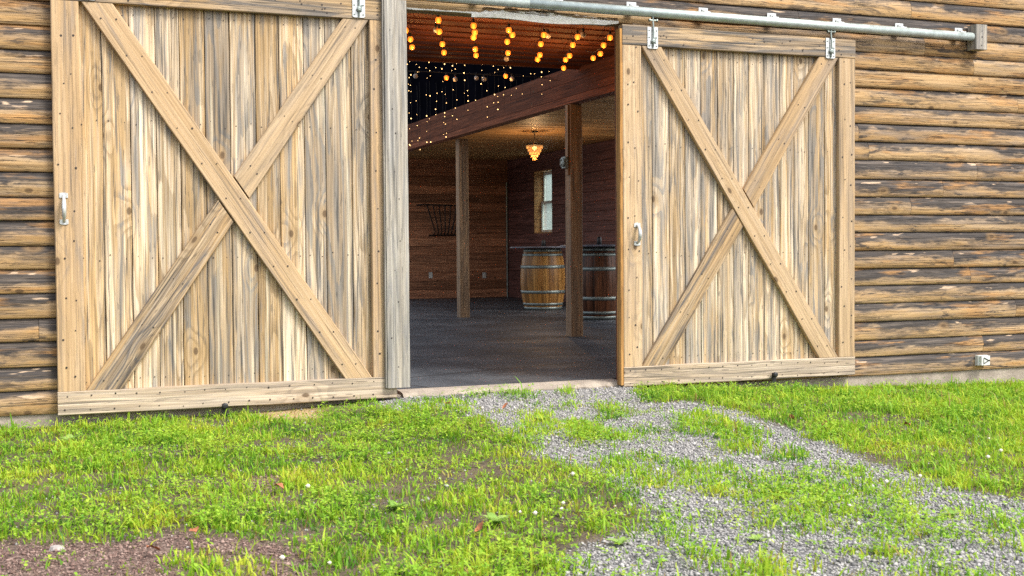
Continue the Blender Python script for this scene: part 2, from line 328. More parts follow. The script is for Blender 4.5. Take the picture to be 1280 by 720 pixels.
def board(mb, L0, R0, L1, R1, c0, c1, P=FR, bev=.004, seg=None, jit=.0008, tone=None, grain_off=None, mi=None):
    """A board from end 0 (corners L0,R0) to end 1 (L1,R1) in plane coords, thickness c0..c1, chamfered, slightly uneven."""
    ln = math.dist(lerp(L0, R0, .5), lerp(L1, R1, .5)); seg = seg or max(1, int(ln/.22))
    wd = math.dist(L0, R0); axis = ((L1[0]-L0[0])/max(math.dist(L0, L1), 1e-6), (L1[1]-L0[1])/max(math.dist(L0, L1), 1e-6))
    th = c1-c0; off = random.uniform(0, 60) if grain_off is None else grain_off
    tn = tone or (random.random(), random.random(), random.random())
    bw = min(bev/max(wd, 1e-6), .3)
    cs = [(0, c0, -th), (0, c1-bev, -bev), (bw, c1, 0), (1-bw, c1, wd), (1, c1-bev, wd+bev), (1, c0, wd+th)]
    V, Gr, Fc = [], [], []; n = len(cs); u0 = random.uniform(0, 5)
    for i in range(seg+1):
        t = i/seg; l, r = lerp(L0, L1, t), lerp(R0, R1, t)
        jl, jr, jc = (random.gauss(0, jit) for _ in range(3))
        if i in (0, seg): jl = jr = 0
        for k, (s, c, vv) in enumerate(cs):
            p = lerp(l, r, s); j = jl if s < .5 else jr
            q = (p[0]+j*axis[1], p[1]-j*axis[0])
            V.append(P(q[0], q[1], c+(jc if 0 < k < 5 else 0)))
            Gr.append((u0+(q[0]*axis[0]+q[1]*axis[1]), vv if 0 < k < 5 else vv, off))
    for i in range(seg):
        for k in range(n-1):
            a = i*n+k; Fc.append((a, a+1, a+n+1, a+n))
        Fc.append((i*n+n-1, i*n, i*n+n, i*n+n+n-1))
    Fc.append(tuple(range(n-1, -1, -1))); Fc.append(tuple(seg*n+k for k in range(n)))
    mb.add(V, Fc, Gr, tn, None, mi)
def hboard(mb, x0, x1, z0, z1, c0, c1, P=FR, **k): board(mb, (x0, z1), (x0, z0), (x1, z1), (x1, z0), c0, c1, P, **k)
def vboard(mb, x0, x1, z0, z1, c0, c1, P=FR, **k): board(mb, (x0, z0), (x1, z0), (x0, z1), (x1, z1), c0, c1, P, **k)
def box(mb, x0, x1, y0, y1, z0, z1, mi=None, tone=None):
    V = [(x, y, z) for x in (x0, x1) for y in (y0, y1) for z in (z0, z1)]
    F = [(0, 1, 3, 2), (4, 6, 7, 5), (0, 4, 5, 1), (2, 3, 7, 6), (0, 2, 6, 4), (1, 5, 7, 3)]
    mb.add(V, F, None, tone, None, mi)
def frame3(d):
    d = np.asarray(d, float); d /= np.linalg.norm(d); a = np.array([0, 0, 1.]) if abs(d[2]) < .9 else np.array([1., 0, 0])
    e1 = np.cross(a, d); e1 /= np.linalg.norm(e1); return d, e1, np.cross(d, e1)
def tube(mb, pts, r, n=8, mi=None, caps=True):
    pts = [np.array(p, float) for p in pts]; V, F = [], []; rr = r if isinstance(r, (list, tuple)) else [r]*len(pts)
    ref = None
    for i, p in enumerate(pts):
        d = pts[min(i+1, len(pts)-1)]-pts[max(i-1, 0)]; d, e1, e2 = frame3(d)
        if ref is not None:
            e1 = ref-d*np.dot(ref, d); e1 /= np.linalg.norm(e1); e2 = np.cross(d, e1)
        ref = e1
        V += [tuple(p+rr[i]*(math.cos(2*math.pi*k/n)*e1+math.sin(2*math.pi*k/n)*e2)) for k in range(n)]
    for i in range(len(pts)-1):
        for k in range(n):
            F.append((i*n+k, i*n+(k+1) % n, (i+1)*n+(k+1) % n, (i+1)*n+k))
    if caps: F.append(tuple(range(n-1, -1, -1))); F.append(tuple((len(pts)-1)*n+k for k in range(n)))
    mb.add(V, F, None, (.5, .5, .5), None, mi)
def lathe(mb, prof, c=(0, 0, 0), n=24, axis='z', mi=None, tone=None, grainf=None):
    V, Gr, F = [], [], []
    for r, h in prof:
        for k in range(n):
            a = 2*math.pi*k/n; x, y = r*math.cos(a), r*math.sin(a)
            V.append((c[0]+x, c[1]+y, c[2]+h) if axis == 'z' else ((c[0]+x, c[1]+h, c[2]+y) if axis == 'y' else (c[0]+h, c[1]+x, c[2]+y)))
            Gr.append((h, a*r, .3))
    m = len(prof)
    for i in range(m-1):
        for k in range(n): F.append((i*n+k, i*n+(k+1) % n, (i+1)*n+(k+1) % n, (i+1)*n+k))
    F.append(tuple(range(n-1, -1, -1))); F.append(tuple((m-1)*n+k for k in range(n)))
    mb.add(V, F, Gr, tone or (.5, .5, .5), None, mi)
def ball(mb, c, r, n=10, m=7, sz=1.0, mi=None):
    lathe(mb, [(r*math.sin(math.pi*max(.04, min(.96, i/m))), -r*sz*math.cos(math.pi*max(.04, min(.96, i/m)))) for i in range(m+1)], c, n, 'z', mi)
def nails(mb, pts, c, P=FR, r=.0042, mi=1):
    for a, b in pts:
        rr = r*random.uniform(.7, 1.25)
        mb.add([P(a+rr*math.cos(k*math.pi/3), b+rr*math.sin(k*math.pi/3), c+.0022) for k in range(6)], [tuple(range(6))], None, (.5, .5, .5), None, mi)
def vnoise(x, y, seed=0):
    """smooth 2-D value noise for numpy arrays"""
    xi, yi = np.floor(x).astype(int), np.floor(y).astype(int); fx, fy = x-xi, y-yi
    fx, fy = fx*fx*(3-2*fx), fy*fy*(3-2*fy)
    def h(a, b):
        v = np.sin(a*127.1+b*311.7+seed*74.7)*43758.5453; return v-np.floor(v)
    return (h(xi, yi)*(1-fx)+h(xi+1, yi)*fx)*(1-fy)+(h(xi, yi+1)*(1-fx)+h(xi+1, yi+1)*fx)*fy
def fbm(x, y, s=0, o=4):
    t, a, n = 0, 1, 0
    for i in range(o): t = t+a*vnoise(x*2**i, y*2**i, s+i*9); n += a; a *= .55
    return t/n

# ------------------------------------------------------------------ zones of the yard (outlined on the ground)
GRAVEL = [[(440, 486), (640, 480), (800, 478), (815, 503), (880, 503), (930, 517), (985, 533), (1040, 545), (1080, 578), (1130, 590), (1185, 610), (1290, 628), (2200, 760), (2200, 1500), (600, 1500), (690, 735), (700, 690), (780, 668), (815, 650), (795, 622), (770, 600), (745, 585), (700, 575), (660, 570), (690, 555), (640, 545), (605, 522), (560, 510), (500, 514), (470, 505)]]
CLUMP = [[(700, 530), (730, 526), (765, 538), (790, 552), (765, 564), (720, 562)],
 [(740, 570), (800, 568), (870, 582), (940, 588), (1000, 594), (1040, 606), (1105, 610), (1155, 640), (1140, 670), (1085, 674), (1060, 664), (1030, 676), (960, 664), (950, 650), (905, 622), (850, 612), (815, 612), (770, 600)],
 [(838, 522), (880, 516), (930, 530), (955, 543), (925, 551), (860, 545)], [(655, 520), (688, 516), (694, 544), (662, 546)],
 [(490, 503), (560, 497), (590, 505), (580, 516), (520, 516)], [(615, 492), (652, 482), (668, 490), (640, 501)], [(900, 552), (945, 552), (948, 567), (905, 568)],
 [(1008, 537), (1058, 538), (1054, 553), (1014, 552)], [(575, 495), (600, 484), (610, 494), (590, 500)], [(705, 488), (725, 489), (722, 499), (706, 498)], [(745, 506), (775, 505), (778, 524), (745, 526)],
 [(812, 645), (842, 645), (845, 680), (812, 680)], [(1035, 590), (1070, 582), (1090, 597), (1060, 604)], [(800, 478), (900, 478), (905, 500), (860, 500), (810, 498)],
 [(1110, 602), (1135, 604), (1140, 625), (1100, 620)], [(1185, 690), (1215, 692), (1212, 706), (1185, 704)], [(895, 705), (985, 700), (990, 760), (900, 760)], [(640, 548), (672, 552), (700, 566), (660, 572)], [(790, 535), (812, 532), (818, 545), (792, 548)], [(960, 565), (1000, 562), (1012, 576), (965, 578)], [(690, 505), (712, 503), (715, 513), (692, 514)], [(850, 690), (880, 684), (890, 704), (855, 710)], [(1060, 690), (1110, 684), (1120, 702), (1070, 706)], [(1150, 660), (1178, 656), (1184, 672), (1155, 674)], [(1225, 655), (1262, 650), (1270, 668), (1230, 670)], [(1190, 640), (1230, 632), (1238, 644), (1200, 650)], [(720, 655), (760, 640), (790, 655), (740, 675)]]
DIRT = [[(-300, 655), (0, 674), (40, 682), (100, 676), (165, 674), (215, 664), (290, 672), (372, 686), (392, 700), (372, 725), (380, 1500), (-600, 1500)], [(300, 598), (335, 592), (345, 615), (310, 622)]]
TUFT = [[(5, 655), (45, 650), (50, 680), (10, 684)], [(85, 640), (125, 628), (128, 655), (92, 660)], [(232, 696), (280, 690), (290, 740), (230, 740)], [(300, 692), (330, 700), (330, 725), (290, 725)]]
STRAW = [[(312, 515), (350, 508), (405, 512), (400, 523), (330, 526)], [(1270, 600), (1290, 600), (1290, 612)]]
def inpoly(px, py, poly):
    ins = np.zeros(px.shape, bool); n = len(poly)
    for i in range(n):
        x0, y0 = poly[i]; x1, y1 = poly[(i+1) % n]
        if y0 == y1: continue
        c = ((y0 > py) != (y1 > py)) & (px < (x1-x0)*(py-y0)/(y1-y0)+x0); ins ^= c
    return ins
def ground_z(x, y):
    zw = np.interp(x, [-30, -1, 0, 1.5, 2.4, 4.1, 5.2, 6.7, 8.1, 12], [-.13, -.11, -.105, -.085, -.036, -.042, -.11, -.165, -.215, -.25])
    d = np.clip(-y, 0, 6)
    z = zw*np.exp(-d*.35)+(-.14)*(1-np.exp(-d*.35))
    return z+.05*(fbm(x*.7, y*.7, 3)-.5)*np.clip(d*1.2, 0, 1)+.02*(fbm(x*2.5, y*2.5, 5)-.5)*np.clip(d*2+.2, 0, 1)
def zones(x, y, soft=0.):
    """returns grass cover 0..1, dirt 0..1, straw 0..1 on the ground at x, y"""
    if soft: x = x+RNG.normal(0, soft, x.shape); y = y+RNG.normal(0, soft*1.3, y.shape)
    jx = .10*(fbm(x*3.1, y*3.1, 21)-.5)*2; jy = .14*(fbm(x*3.1+40, y*3.1, 22)-.5)*2
    px, py = proj(np.stack([x+jx, np.minimum(y+jy, .6), ground_z(x, y)], -1))
    front = y < CAM[1]+1.6
    gr = np.zeros(x.shape, bool); cl = gr.copy(); di = gr.copy(); tu = gr.copy(); st = gr.copy()
    for P in GRAVEL: gr |= inpoly(px, py, P)
    for P in CLUMP: cl |= inpoly(px, py, P)
    for P in DIRT: di |= inpoly(px, py, P)
    for P in TUFT: tu |= inpoly(px, py, P)
    for P in STRAW: st |= inpoly(px, py, P)
    n = fbm(x*4.2, y*4.2, 31); n2 = fbm(x*1.3, y*1.3, 33)
    n3 = fbm(x*2.6, y*2.6, 37); g = np.where(n > .36, 1.0, .45)*np.clip(.45+(n3-.30)*5, .42, 1)
    low = (py > 600) & ~gr; g = np.where(low & (n < .42), .25, g)
    sp = np.where(n > .62, .25, np.where(n > .55, .06, .008))
    g = np.where(gr & (py > 600), np.where(n > .56, .5, np.where(n > .45, .26, .09)), np.where(gr, sp*1.6, g))
    g = np.where(gr & cl, np.where(n > .40, 1.0, .5), g)
    g = np.where(di, np.where(n > .66, .25, .03), g); g = np.where(tu, .95, g); g = np.where(st, .35, g)
    g = np.where(front, np.where(n > .45, .6, .1), g)
    return g, (di & ~tu & ~front).astype(float), st.astype(float), (gr & ~front).astype(float), py

# ------------------------------------------------------------------ ground sheet
def axis(lo, hi, step, far):
    a = list(np.arange(lo, hi+1e-6, step)); s = step
    while a[-1] < far: s *= 1.35; a.append(a[-1]+s)
    s = step
    while a[0] > -far: s *= 1.35; a.insert(0, a[0]-s)
    return np.array(a)
ax, ay = axis(-2.2, 9.4, .05, 600), axis(-6.0, .15, .05, 600)
X, Y = np.meshgrid(ax, ay); Z = ground_z(X, Y)
Z = np.where(Y > .1, np.minimum(Z, -.2), Z); Z = np.where((np.abs(X) > 40) | (np.abs(Y) > 40), -.3, Z)
cov, dirt, straw, grv, _ = zones(X, Y)
far_m = (X < -2.4) | (X > 9.6) | (Y < -6.2) | (Y > .2)
soilz = np.where(far_m, np.where(Y > .2, 0., 1.0), np.clip(1-grv, 0, 1))  # pale gravel behind the wall line is added, unseen, to bounce light indoors
nx, ny = len(ax), len(ay)
idx = np.arange(nx*ny).reshape(ny, nx)
Fq = np.stack([idx[:-1, :-1], idx[:-1, 1:], idx[1:, 1:], idx[1:, :-1]], -1).reshape(-1, 4)
def raw_mesh(name, verts, faces_flat, sizes, mats, attrs, smooth=False, matidx=None):
    me = bpy.data.meshes.new(name); me.vertices.add(len(verts)); me.vertices.foreach_set('co', np.asarray(verts, 'f').ravel())
    me.loops.add(len(faces_flat)); me.loops.foreach_set('vertex_index', np.asarray(faces_flat, 'i'))
    me.polygons.add(len(sizes)); st = np.concatenate([[0], np.cumsum(sizes)[:-1]]); me.polygons.foreach_set('loop_start', st.astype('i'))
    for m in mats: me.materials.append(m)
    if matidx is not None: me.polygons.foreach_set('material_index', np.asarray(matidx, 'i'))
    for k, v in attrs.items(): me.attributes.new(k, 'FLOAT_VECTOR', 'POINT').data.foreach_set('vector', np.asarray(v, 'f').ravel())
    if smooth: me.polygons.foreach_set('use_smooth', np.ones(len(sizes), bool))
    me.update(calc_edges=True); me.validate()
    o = bpy.data.objects.new(name, me); COL.objects.link(o); return o
def blur(a):
    for _ in range(2): a = (a+np.roll(a, 1, 0)+np.roll(a, -1, 0)+np.roll(a, 1, 1)+np.roll(a, -1, 1))/5
    return a
gnd = raw_mesh('ground', np.stack([X, Y, Z], -1).reshape(-1, 3), Fq.ravel(), np.full(len(Fq), 4), [M['ground']],
               {'zone': np.stack([blur(soilz), blur(dirt), blur(straw)], -1).reshape(-1, 3)}, True)
tag(gnd, kind='structure')

# ------------------------------------------------------------------ barn shell
barn = empty('barn', (3.0, 8.0, 0)); tag(barn, 'log sided wooden barn with an open sliding doorway and dim timber interior', 'barn')
XL, XR, YB, ZC, ZL = 2.2, 9.316, 15.818, 2.92, 3.05       # left wall, right wall, back wall, aisle ceiling, entrance ceiling
OP0, OP1, OPZ = 2.30, 4.13, 2.70
def siding(mb, x0, x1, z0, pitch, k0, k1, ends=True):
    prof = [(0, .008), (0, .0265), (0, .027), (.03, .031), (.12, .0355), (.28, .039), (.45, .0395), (.6, .0375), (.74, .033), (.86, .0255), (.94, .0185), (1.0, .012)]
    seam = {k: (random.uniform(-.006, .006) if k0 < k < k1 else 0.) for k in range(k0, k1+1)}
    for k in range(k0, k1):
        x = x0; zb = z0+k*pitch; zj0, zj1 = seam[k], seam[k+1]; bul = random.uniform(.9, 1.12); tn0 = random.random(); row = random.uniform(0, 50)
        while x < x1-1e-3:
            xe = x+random.uniform(1.9, 4.6)
            if x1-xe < .8: xe = x1
            n = max(2, int((xe-x)/.09)); off = row+random.uniform(0, 50); tn = (random.random(), random.random(), .65*tn0+.35*random.random())
            xs = np.linspace(x+.0012, xe-.0012, n+1); V, Gr, Cs, Fc = [], [], [], []; m = len(prof)
            for i, xx in enumerate(xs):
                for j, (s, d) in enumerate(prof):
                    wv = (float(fbm(np.array([xx*2.2]), np.array([zb*9+s*2.0]), 41, 3)[0])-.5)*.022*min(1, 4*s*(1-s)+.35)
                    sag = (float(vnoise(np.array([xx*.8+off]), np.array([zb]), 2)[0])-.5)*.006
                    V.append((xx, -(d*bul+wv), zb+zj0*(1-s)+zj1*s+s*(pitch-.0005)+(sag if 0 < j < m-1 else 0)))
                    Gr.append((xx, s*pitch*1.15, off)); Cs.append((s, 1, float(np.interp(zb, [-.1, .05, .3, .8, 1.6, 2.1, 2.5, 3.5], [-.04, .04, .12, .22, .12, -.02, -.18, -.12]))+(.5 if 2.74 < zb < 2.88 and x0 > .89 else 0)))
            for i in range(n):
                for j in range(m-1):
                    if j == 1: continue
                    a = i*m+j; Fc.append((a, a+m, a+m+1, a+1))
            mb.add(V, Fc, Gr, tn, Cs); x = xe
PR, ZR0 = .1492, -.064; PL, ZL0 = .1545, -.023
b = MB(); siding(b, -3.5, .9, ZL0, PL, 0, 23); b.build('log_siding', M['siding'], barn, True)
b = MB(); siding(b, 4.2, 9.6, ZR0, PR, 0, 19); siding(b, .902, 9.6, ZR0, PR, 19, 25); b.build('log_siding', M['siding'], barn, True)
b = MB()                                            # stud wall behind the siding
box(b, -3.5, OP0, .003, .13, -.02, 3.7, tone=(.5, .5, .5)); box(b, OP1, 9.6, .003, .13, -.06, 3.7); box(b, OP0, OP1, .003, .13, 2.775, 3.7)
b.build('front_wall', M['loft'], barn)
b = MB(); box(b, -3.5, 2.36, -.016, .13, -.6, ZL0-.003); box(b, 4.10, 9.6, -.016, .13, -.6, ZR0-.003)
b.build('foundation', M['concrete'], barn)
b = MB(); n = 30                                     # worn concrete sill of the doorway
V = []; F = []
for i in range(n+1):
    x = 2.362+(4.098-2.362)*i/n; j = random.uniform(-.012, .012)
    for y, z in ((.14, -.001), (.03+j, -.003), (-.03+j, -.012), (-.055+j*1.5, -.035+j*.3), (-.06+j*2, -.3)): V.append((x, y, z))
for i in range(n):
    for k in range(4): a = i*5+k; F.append((a, a+5, a+6, a+1))
F += [tuple(range(4, -1, -1)), tuple(n*5+k for k in range(5))]
b.add(V, F); b.build('door_sill', M['concrete'], barn)
b = MB(); hboard(b, 1.0, 4.36, OPZ+.012, 2.771, -.12, .035, bev=.006); b.build('header_beam', M['toprail'], barn)
# torn, peeling flashing and the splintered wood above it
b = MB()
hboard(b, 2.42, 2.98, OPZ+.006, OPZ+.017, .036, .044, seg=8, jit=.0015, bev=.001)
N = 34; V = []; F = []
for i in range(N+1):
    x = 2.90+(4.075-2.90)*i/N; t = i/N
    top = OPZ+.012+.034*math.sin(min(1, t*3)*1.57)*(1-.55*max(0, t-.72)/.28)+random.uniform(-.006, .006); bot = OPZ-.022+.008*math.sin(t*9)+(.022*max(0, t-.9)/.1)
    for z, c in ((bot+.006, .03), (bot, .05), ((bot+top)/2, .058+random.uniform(-.004, .004)), (top, .05+random.uniform(-.006, .008)), (top-.004, .038)): V.append((x, -c, z))
for i in range(N):
    for k in range(4): a = i*5+k; F.append((a, a+5, a+6, a+1))
b.add(V, F, [(p[0], p[2], 3.3) for p in V]); b.build('torn_flashing', M['flash'], barn)
b = MB()
for i in range(46):
    x = random.uniform(2.98, 4.0); ln = random.uniform(.05, .32); z = OPZ+.040+random.uniform(-.012, .024)*(1 if x < 3.6 else .5)-.014*(x-3)/1.0
    dz = random.uniform(-.012, .012); h = random.uniform(.003, .010); c = random.uniform(.040, .066)
    board(b, (x, z+h), (x, z), (min(x+ln, 4.07), z+dz+h*.3), (min(x+ln, 4.07), z+dz), .034, c, seg=3, bev=.001, jit=.002)
b.build('splintered_wood', M['brace_grey'], barn)
# interior shell
def strip_wall(mb, a0, a1, z0, z1, pitch, P, holes=(), t=.02, seglen=(2.2, 4.5)):
    z = z0
    while z < z1-1e-4:
        ze = min(z+pitch, z1); a = a0
        cuts = [(a0, a1)]
        for h0, h1, hz0, hz1 in holes:
            if z < hz1-.002 and ze > hz0+.002:
                if hz0 > z+.02 or hz1 < ze-.02: pass
                nc = []
                for c0, c1 in cuts:
                    if h0 > c0: nc.append((c0, min(c1, h0)))
                    if h1 < c1: nc.append((max(c0, h1), c1))
                cuts = [c for c in nc if c[1]-c[0] > .01]
        for c0, c1 in cuts:
            a = c0
            while a < c1-1e-3:
                ae = a+random.uniform(*seglen)
                if c1-ae < .6: ae = c1
                hboard(mb, a+.001, ae-.001, z+.0012, ze-.0012, 0, t, P, bev=.006, seg=2, jit=.0004); a = ae
        z = ze
RD0, RD1, RDZ = 2.5, 6.5, 2.92                       # rear opening added out of view to let daylight in
b = MB(); BP = lambda a, h, c: (a, YB-c, h)
strip_wall(b, RD1, XR, 0, RDZ, .1825, BP); strip_wall(b, XL, RD0, 0, RDZ, .1825, BP); strip_wall(b, XL, 5.6, RDZ, 5.2, .1825, BP)
for x0, x1, z0, z1 in ((XL, RD0, -.2, RDZ), (RD1, XR+.3, -.2, RDZ), (XL, XR+.3, RDZ, 5.4)): box(b, x0, x1, YB+.003, YB+.16, z0, z1)
b.build('back_wall', M['back'], barn)
SD = (.5, 9.4, -.1, 2.93)                           # unseen side opening, added behind the right door for daylight
W1, W2 = (13.39, 14.33, 1.335, 2.59), (9.56, 10.5, 1.335, 2.59)
SP = lambda a, h, c: (XR-c, a, h)
b = MB(); zs = [0, 1.335, 2.59, ZC]
for z0, z1 in zip(zs[:-1], zs[1:]):
    p = (z1-z0)/max(1, round((z1-z0)/.18)); strip_wall(b, .14, YB-.021, z0, z1, p, SP, [W1, W2, SD])
for y0, y1, z0, z1 in ((.13, SD[0], -.2, 1.335), (SD[1], YB, -.2, 1.335), (.13, YB, 2.93, 5.4), (.13, SD[0], 2.59, 2.93), (SD[1], YB, 2.59, 2.93), (.13, SD[0], 1.335, 2.59), (SD[1], W2[0], 1.335, 2.59), (W2[1], W1[0], 1.335, 2.59), (W1[1], YB, 1.335, 2.59)):
    box(b, XR+.002, XR+.27, y0, y1, z0, z1)
b.build('side_wall', M['side'], barn)
b = MB()                                             # left wall, out of view, left almost fully open to daylight the interior
for y0, y1, z0, z1 in ((.135, .4, -.2, 5.4), (15.5, YB, -.2, 5.4), (.4, 15.5, 5.1, 5.4)): box(b, XL-.1, XL, y0, y1, z0, z1)
b.build('side_wall', M['side'], barn)
b = MB(); GX = 5.63                                  # aisle ceiling, boards across
y = .3
while y < YB-.03:
    x = GX+.14
    while x < XR-.03:
        xe = x+random.uniform(1.5, 3.5)
        if XR-.03-xe < .6: xe = XR-.022
        board(b, (x+.002, y+.0035), (x+.002, y+.1365), (xe-.002, y+.0035), (xe-.002, y+.1365), -.02, random.uniform(-.004, .004), lambda a, q, c: (a, q, ZC-c), bev=.014, seg=2, jit=.0004); x = xe
    y += .14
b.build('ceiling', M['ceil'], barn)
b = MB(); y = .14; YE = 4.05                         # stained entrance ceiling
while y < YE-.02:
    ye = min(y+.26, YE); x = XL
    while x < GX-.01:
        xe = min(x+random.uniform(3, 5), GX)
        board(b, (x+.001, y+.004), (x+.001, ye-.004), (xe-.001, y+.004), (xe-.001, ye-.004), -.03, 0, lambda a, q, c: (a, q, ZL-c), bev=.012, seg=2, jit=.0005); x = xe
    box(b, XL, GX-.002, ye-.012, ye+.004, ZL-.012, ZL+.02)       # cover batten between boards
    y = ye
box(b, XL, GX-.002, YE+.006, YE+.05, ZL-.03, ZL+.3)
b.build('entrance_ceiling', M['loft'], barn)
b = MB()
for k in range(5):
    z0 = 2.67+k*.082; board(b, (.2, z0+.081), (.2, z0), (YB-.03, z0+.081), (YB-.03, z0), 0, .14-(.0 if k % 2 else .0015), lambda a, h, c: (GX+.14-c, a, h), seg=8, bev=.002)
b.build('girder', M['beam'], barn)
for (px, py), s in (((714.5, 421), .15), ((575.5, 397), .15)):
    p = onZ(px, py, 0); b = MB(); x0, y0 = p[0], p[1]
    board(b, (x0, 0), (x0+s, 0), (x0, 2.668), (x0+s, 2.668), 0, s, lambda a, h, c: (a, y0+s-c, h), bev=.008)
    b.build('post', M['post'], barn)
P1 = onZ(714.5, 421, 0)
b = MB(); board(b, (P1[1]+.02, 1.86), (P1[1]+.09, 1.86), (P1[1]+.02, 2.66), (P1[1]+.09, 2.66), 0, .022, lambda a, h, c: (P1[0]-.002-c, a, h)); b.build('batten', M['post'], barn)
b = MB(); SK = (2.3, 5.55, 4.3, 15.6)                 # roof gap over the nave, added out of view for daylight
for x0, x1, y0, y1 in ((XL-.1, SK[0], .0, YB+.16), (SK[1], XR+.27, .0, YB+.16), (SK[0], SK[1], .0, SK[2]), (SK[0], SK[1], SK[3], YB+.16)): box(b, x0, x1, y0, y1, 5.4, 5.5)
b.build('roof', M['dark'], barn)
b = MB(); box(b, 5.9, 5.95, .14, YB-.03, ZC+.02, 5.39); b.build('attic_shade_sheet', M['attic'], barn)  # black sheet added to stand for the shade of the upper void
fl = MB(); fl.add([(XL, .135, 0), (XR, .135, 0), (XR, YB, 0), (XL, YB, 0)], [(0, 1, 2, 3)]); fl = fl.build('floor', M['floor']); tag(fl, kind='structure')
# conduit in the far corner
b = MB(); tube(b, [(XR-.05, YB-.05, .0), (XR-.05, YB-.05, 2.45)], .018, 8); b.build('conduit', M['hoop'], barn)
# windows of the right wall
def window(w):
    y0, y1, z0, z1 = w; yc, zc = (y0+y1)/2, (z0+z1)/2
    b = MB(); d = .22
    for (a0, a1, h0, h1) in ((y0+.0, y1-.0, z1-.022, z1-.001), (y0, y1, z0+.001, z0+.022)): box(b, XR-.012, XR+d, a0, a1, h0, h1)
    for (a0, a1) in ((y0+.001, y0+.022), (y1-.022, y1-.001)): box(b, XR-.012, XR+d, a0, a1, z0+.0225, z1-.0225)
    win = b.build('window', M['trim'], barn)
    b = MB(); x0, x1 = XR+.155, XR+.20
    def rect(xa, xb, h0, h1, t=.05):
        box(b, xa, xb, y0+.024, y0+.024+t, h0, h1); box(b, xa, xb, y1-.024-t, y1-.024, h0, h1)
        box(b, xa, xb, y0+.024+t, y1-.024-t, h0, h0+t); box(b, xa, xb, y0+.024+t, y1-.024-t, h1-t, h1)
    rect(x0+.026, x1+.022, zc-.02, z1-.024); rect(x0-.02, x0+.022, z0+.024, zc+.022)
    b.build('sash', M['sash'], win)
    b = MB(); box(b, x0+.045, x0+.049, y0+.074, y1-.074, zc+.03, z1-.074); box(b, x0, x0+.004, y0+.074, y1-.074, z0+.074, zc-.028); b.build('pane', M['glass'], win)
window(W1); window(W2)

# ------------------------------------------------------------------ sliding doors
def screws(x0, x1, z0, z1, n):
    return [(x0+(x1-x0)*random.random(), z0+(z1-z0)*random.random()) for _ in range(n)]
def hanger(door, x, z, tilt=0.):
    """zinc plate with a rod, eye nut and trolley bolt reaching up into the track"""
    b = MB(); c = .109; w_, h_ = .044, .078
    pts = [(-w_, -h_), (-w_+.012, -h_-.006), (w_-.012, -h_-.006), (w_, -h_), (w_, h_), (-w_, h_)]
    V = [(x+p, -c, z+q) for p, q in pts]+[(x+p, -c-.007, z+q) for p, q in pts]; m = len(pts)
    b.add(V, [tuple(range(m)), tuple(range(2*m-1, m-1, -1))]+[(k, m+k, m+(k+1) % m, (k+1) % m) for k in range(m)])
    h = b.build('hanger', M['plate'], door)
    b = MB()
    for dx in (-.031, .031):
        for dz in (-.064, .052, -.0): lathe(b, [(.006, 0), (.006, -.003), (.003, -.005)], (x+dx, -c-.007, z+dz), 8, 'y')
    b.build('screw', M['hoop'], h)
    b = MB(); tube(b, [(x, -c-.012, z-.078), (x, -c-.02, z-.03), (x, -c-.02, z+.06), (x, -c-.01, z+.125)], .0065, 8)
    lathe(b, [(.017, 0), (.02, -.006), (.02, -.014), (.010, -.02)], (x, -c-.011, z-.03), 6, 'y')
    tube(b, [(x+.018, -c-.014, z+.0), (x+.012, -c-.03, z-.05)], .005, 6)
    tube(b, [(x-.034, -c-.01, z+.128), (x+.034, -c-.01, z+.128)], .006, 8)
    for dx in (-.034, .028): tube(b, [(x+dx, -c-.01, z+.128), (x+dx+.010, -c-.01, z+.128)], .012, 6)
    tube(b, [(x, -c-.01, z+.125), (x, -c-.01, z+.175)], .007, 8)
    b.build('bolt', M['hoop'], h)
def handle(door, x, z, c, hl):
    b = MB()
    for s in (-1, 1):
        bx0, zz = x-.026, z+s*hl/2; V = []
        pl = [(-.026, -.014), (.026, -.014), (.026, .014), (.012, .019), (-.012, .019), (-.026, .014)]
        pl = [(p, q*(1 if s > 0 else -1)) for p, q in pl]
        if s < 0: pl = pl[::-1]
        V = [(x+p, -c-.001, zz+q) for p, q in pl]+[(x+p, -c-.006, zz+q) for p, q in pl]; m = 6
        b.add(V, [tuple(range(m)), tuple(range(2*m-1, m-1, -1))]+[(k, m+k, m+(k+1) % m, (k+1) % m) for k in range(m)])
    hb = b.build('handle', M['plate'], door)
    b = MB(); pts = [(x, -c-.006-.046*max(0, math.sin(math.pi*t))**.6, z-hl/2+hl*t) for t in np.linspace(.0, 1, 13)]
    tube(b, pts, [.009+.006*math.sin(math.pi*t) for t in np.linspace(0, 1, 13)], 10); b.build('grip', M['plate'], hb, True)
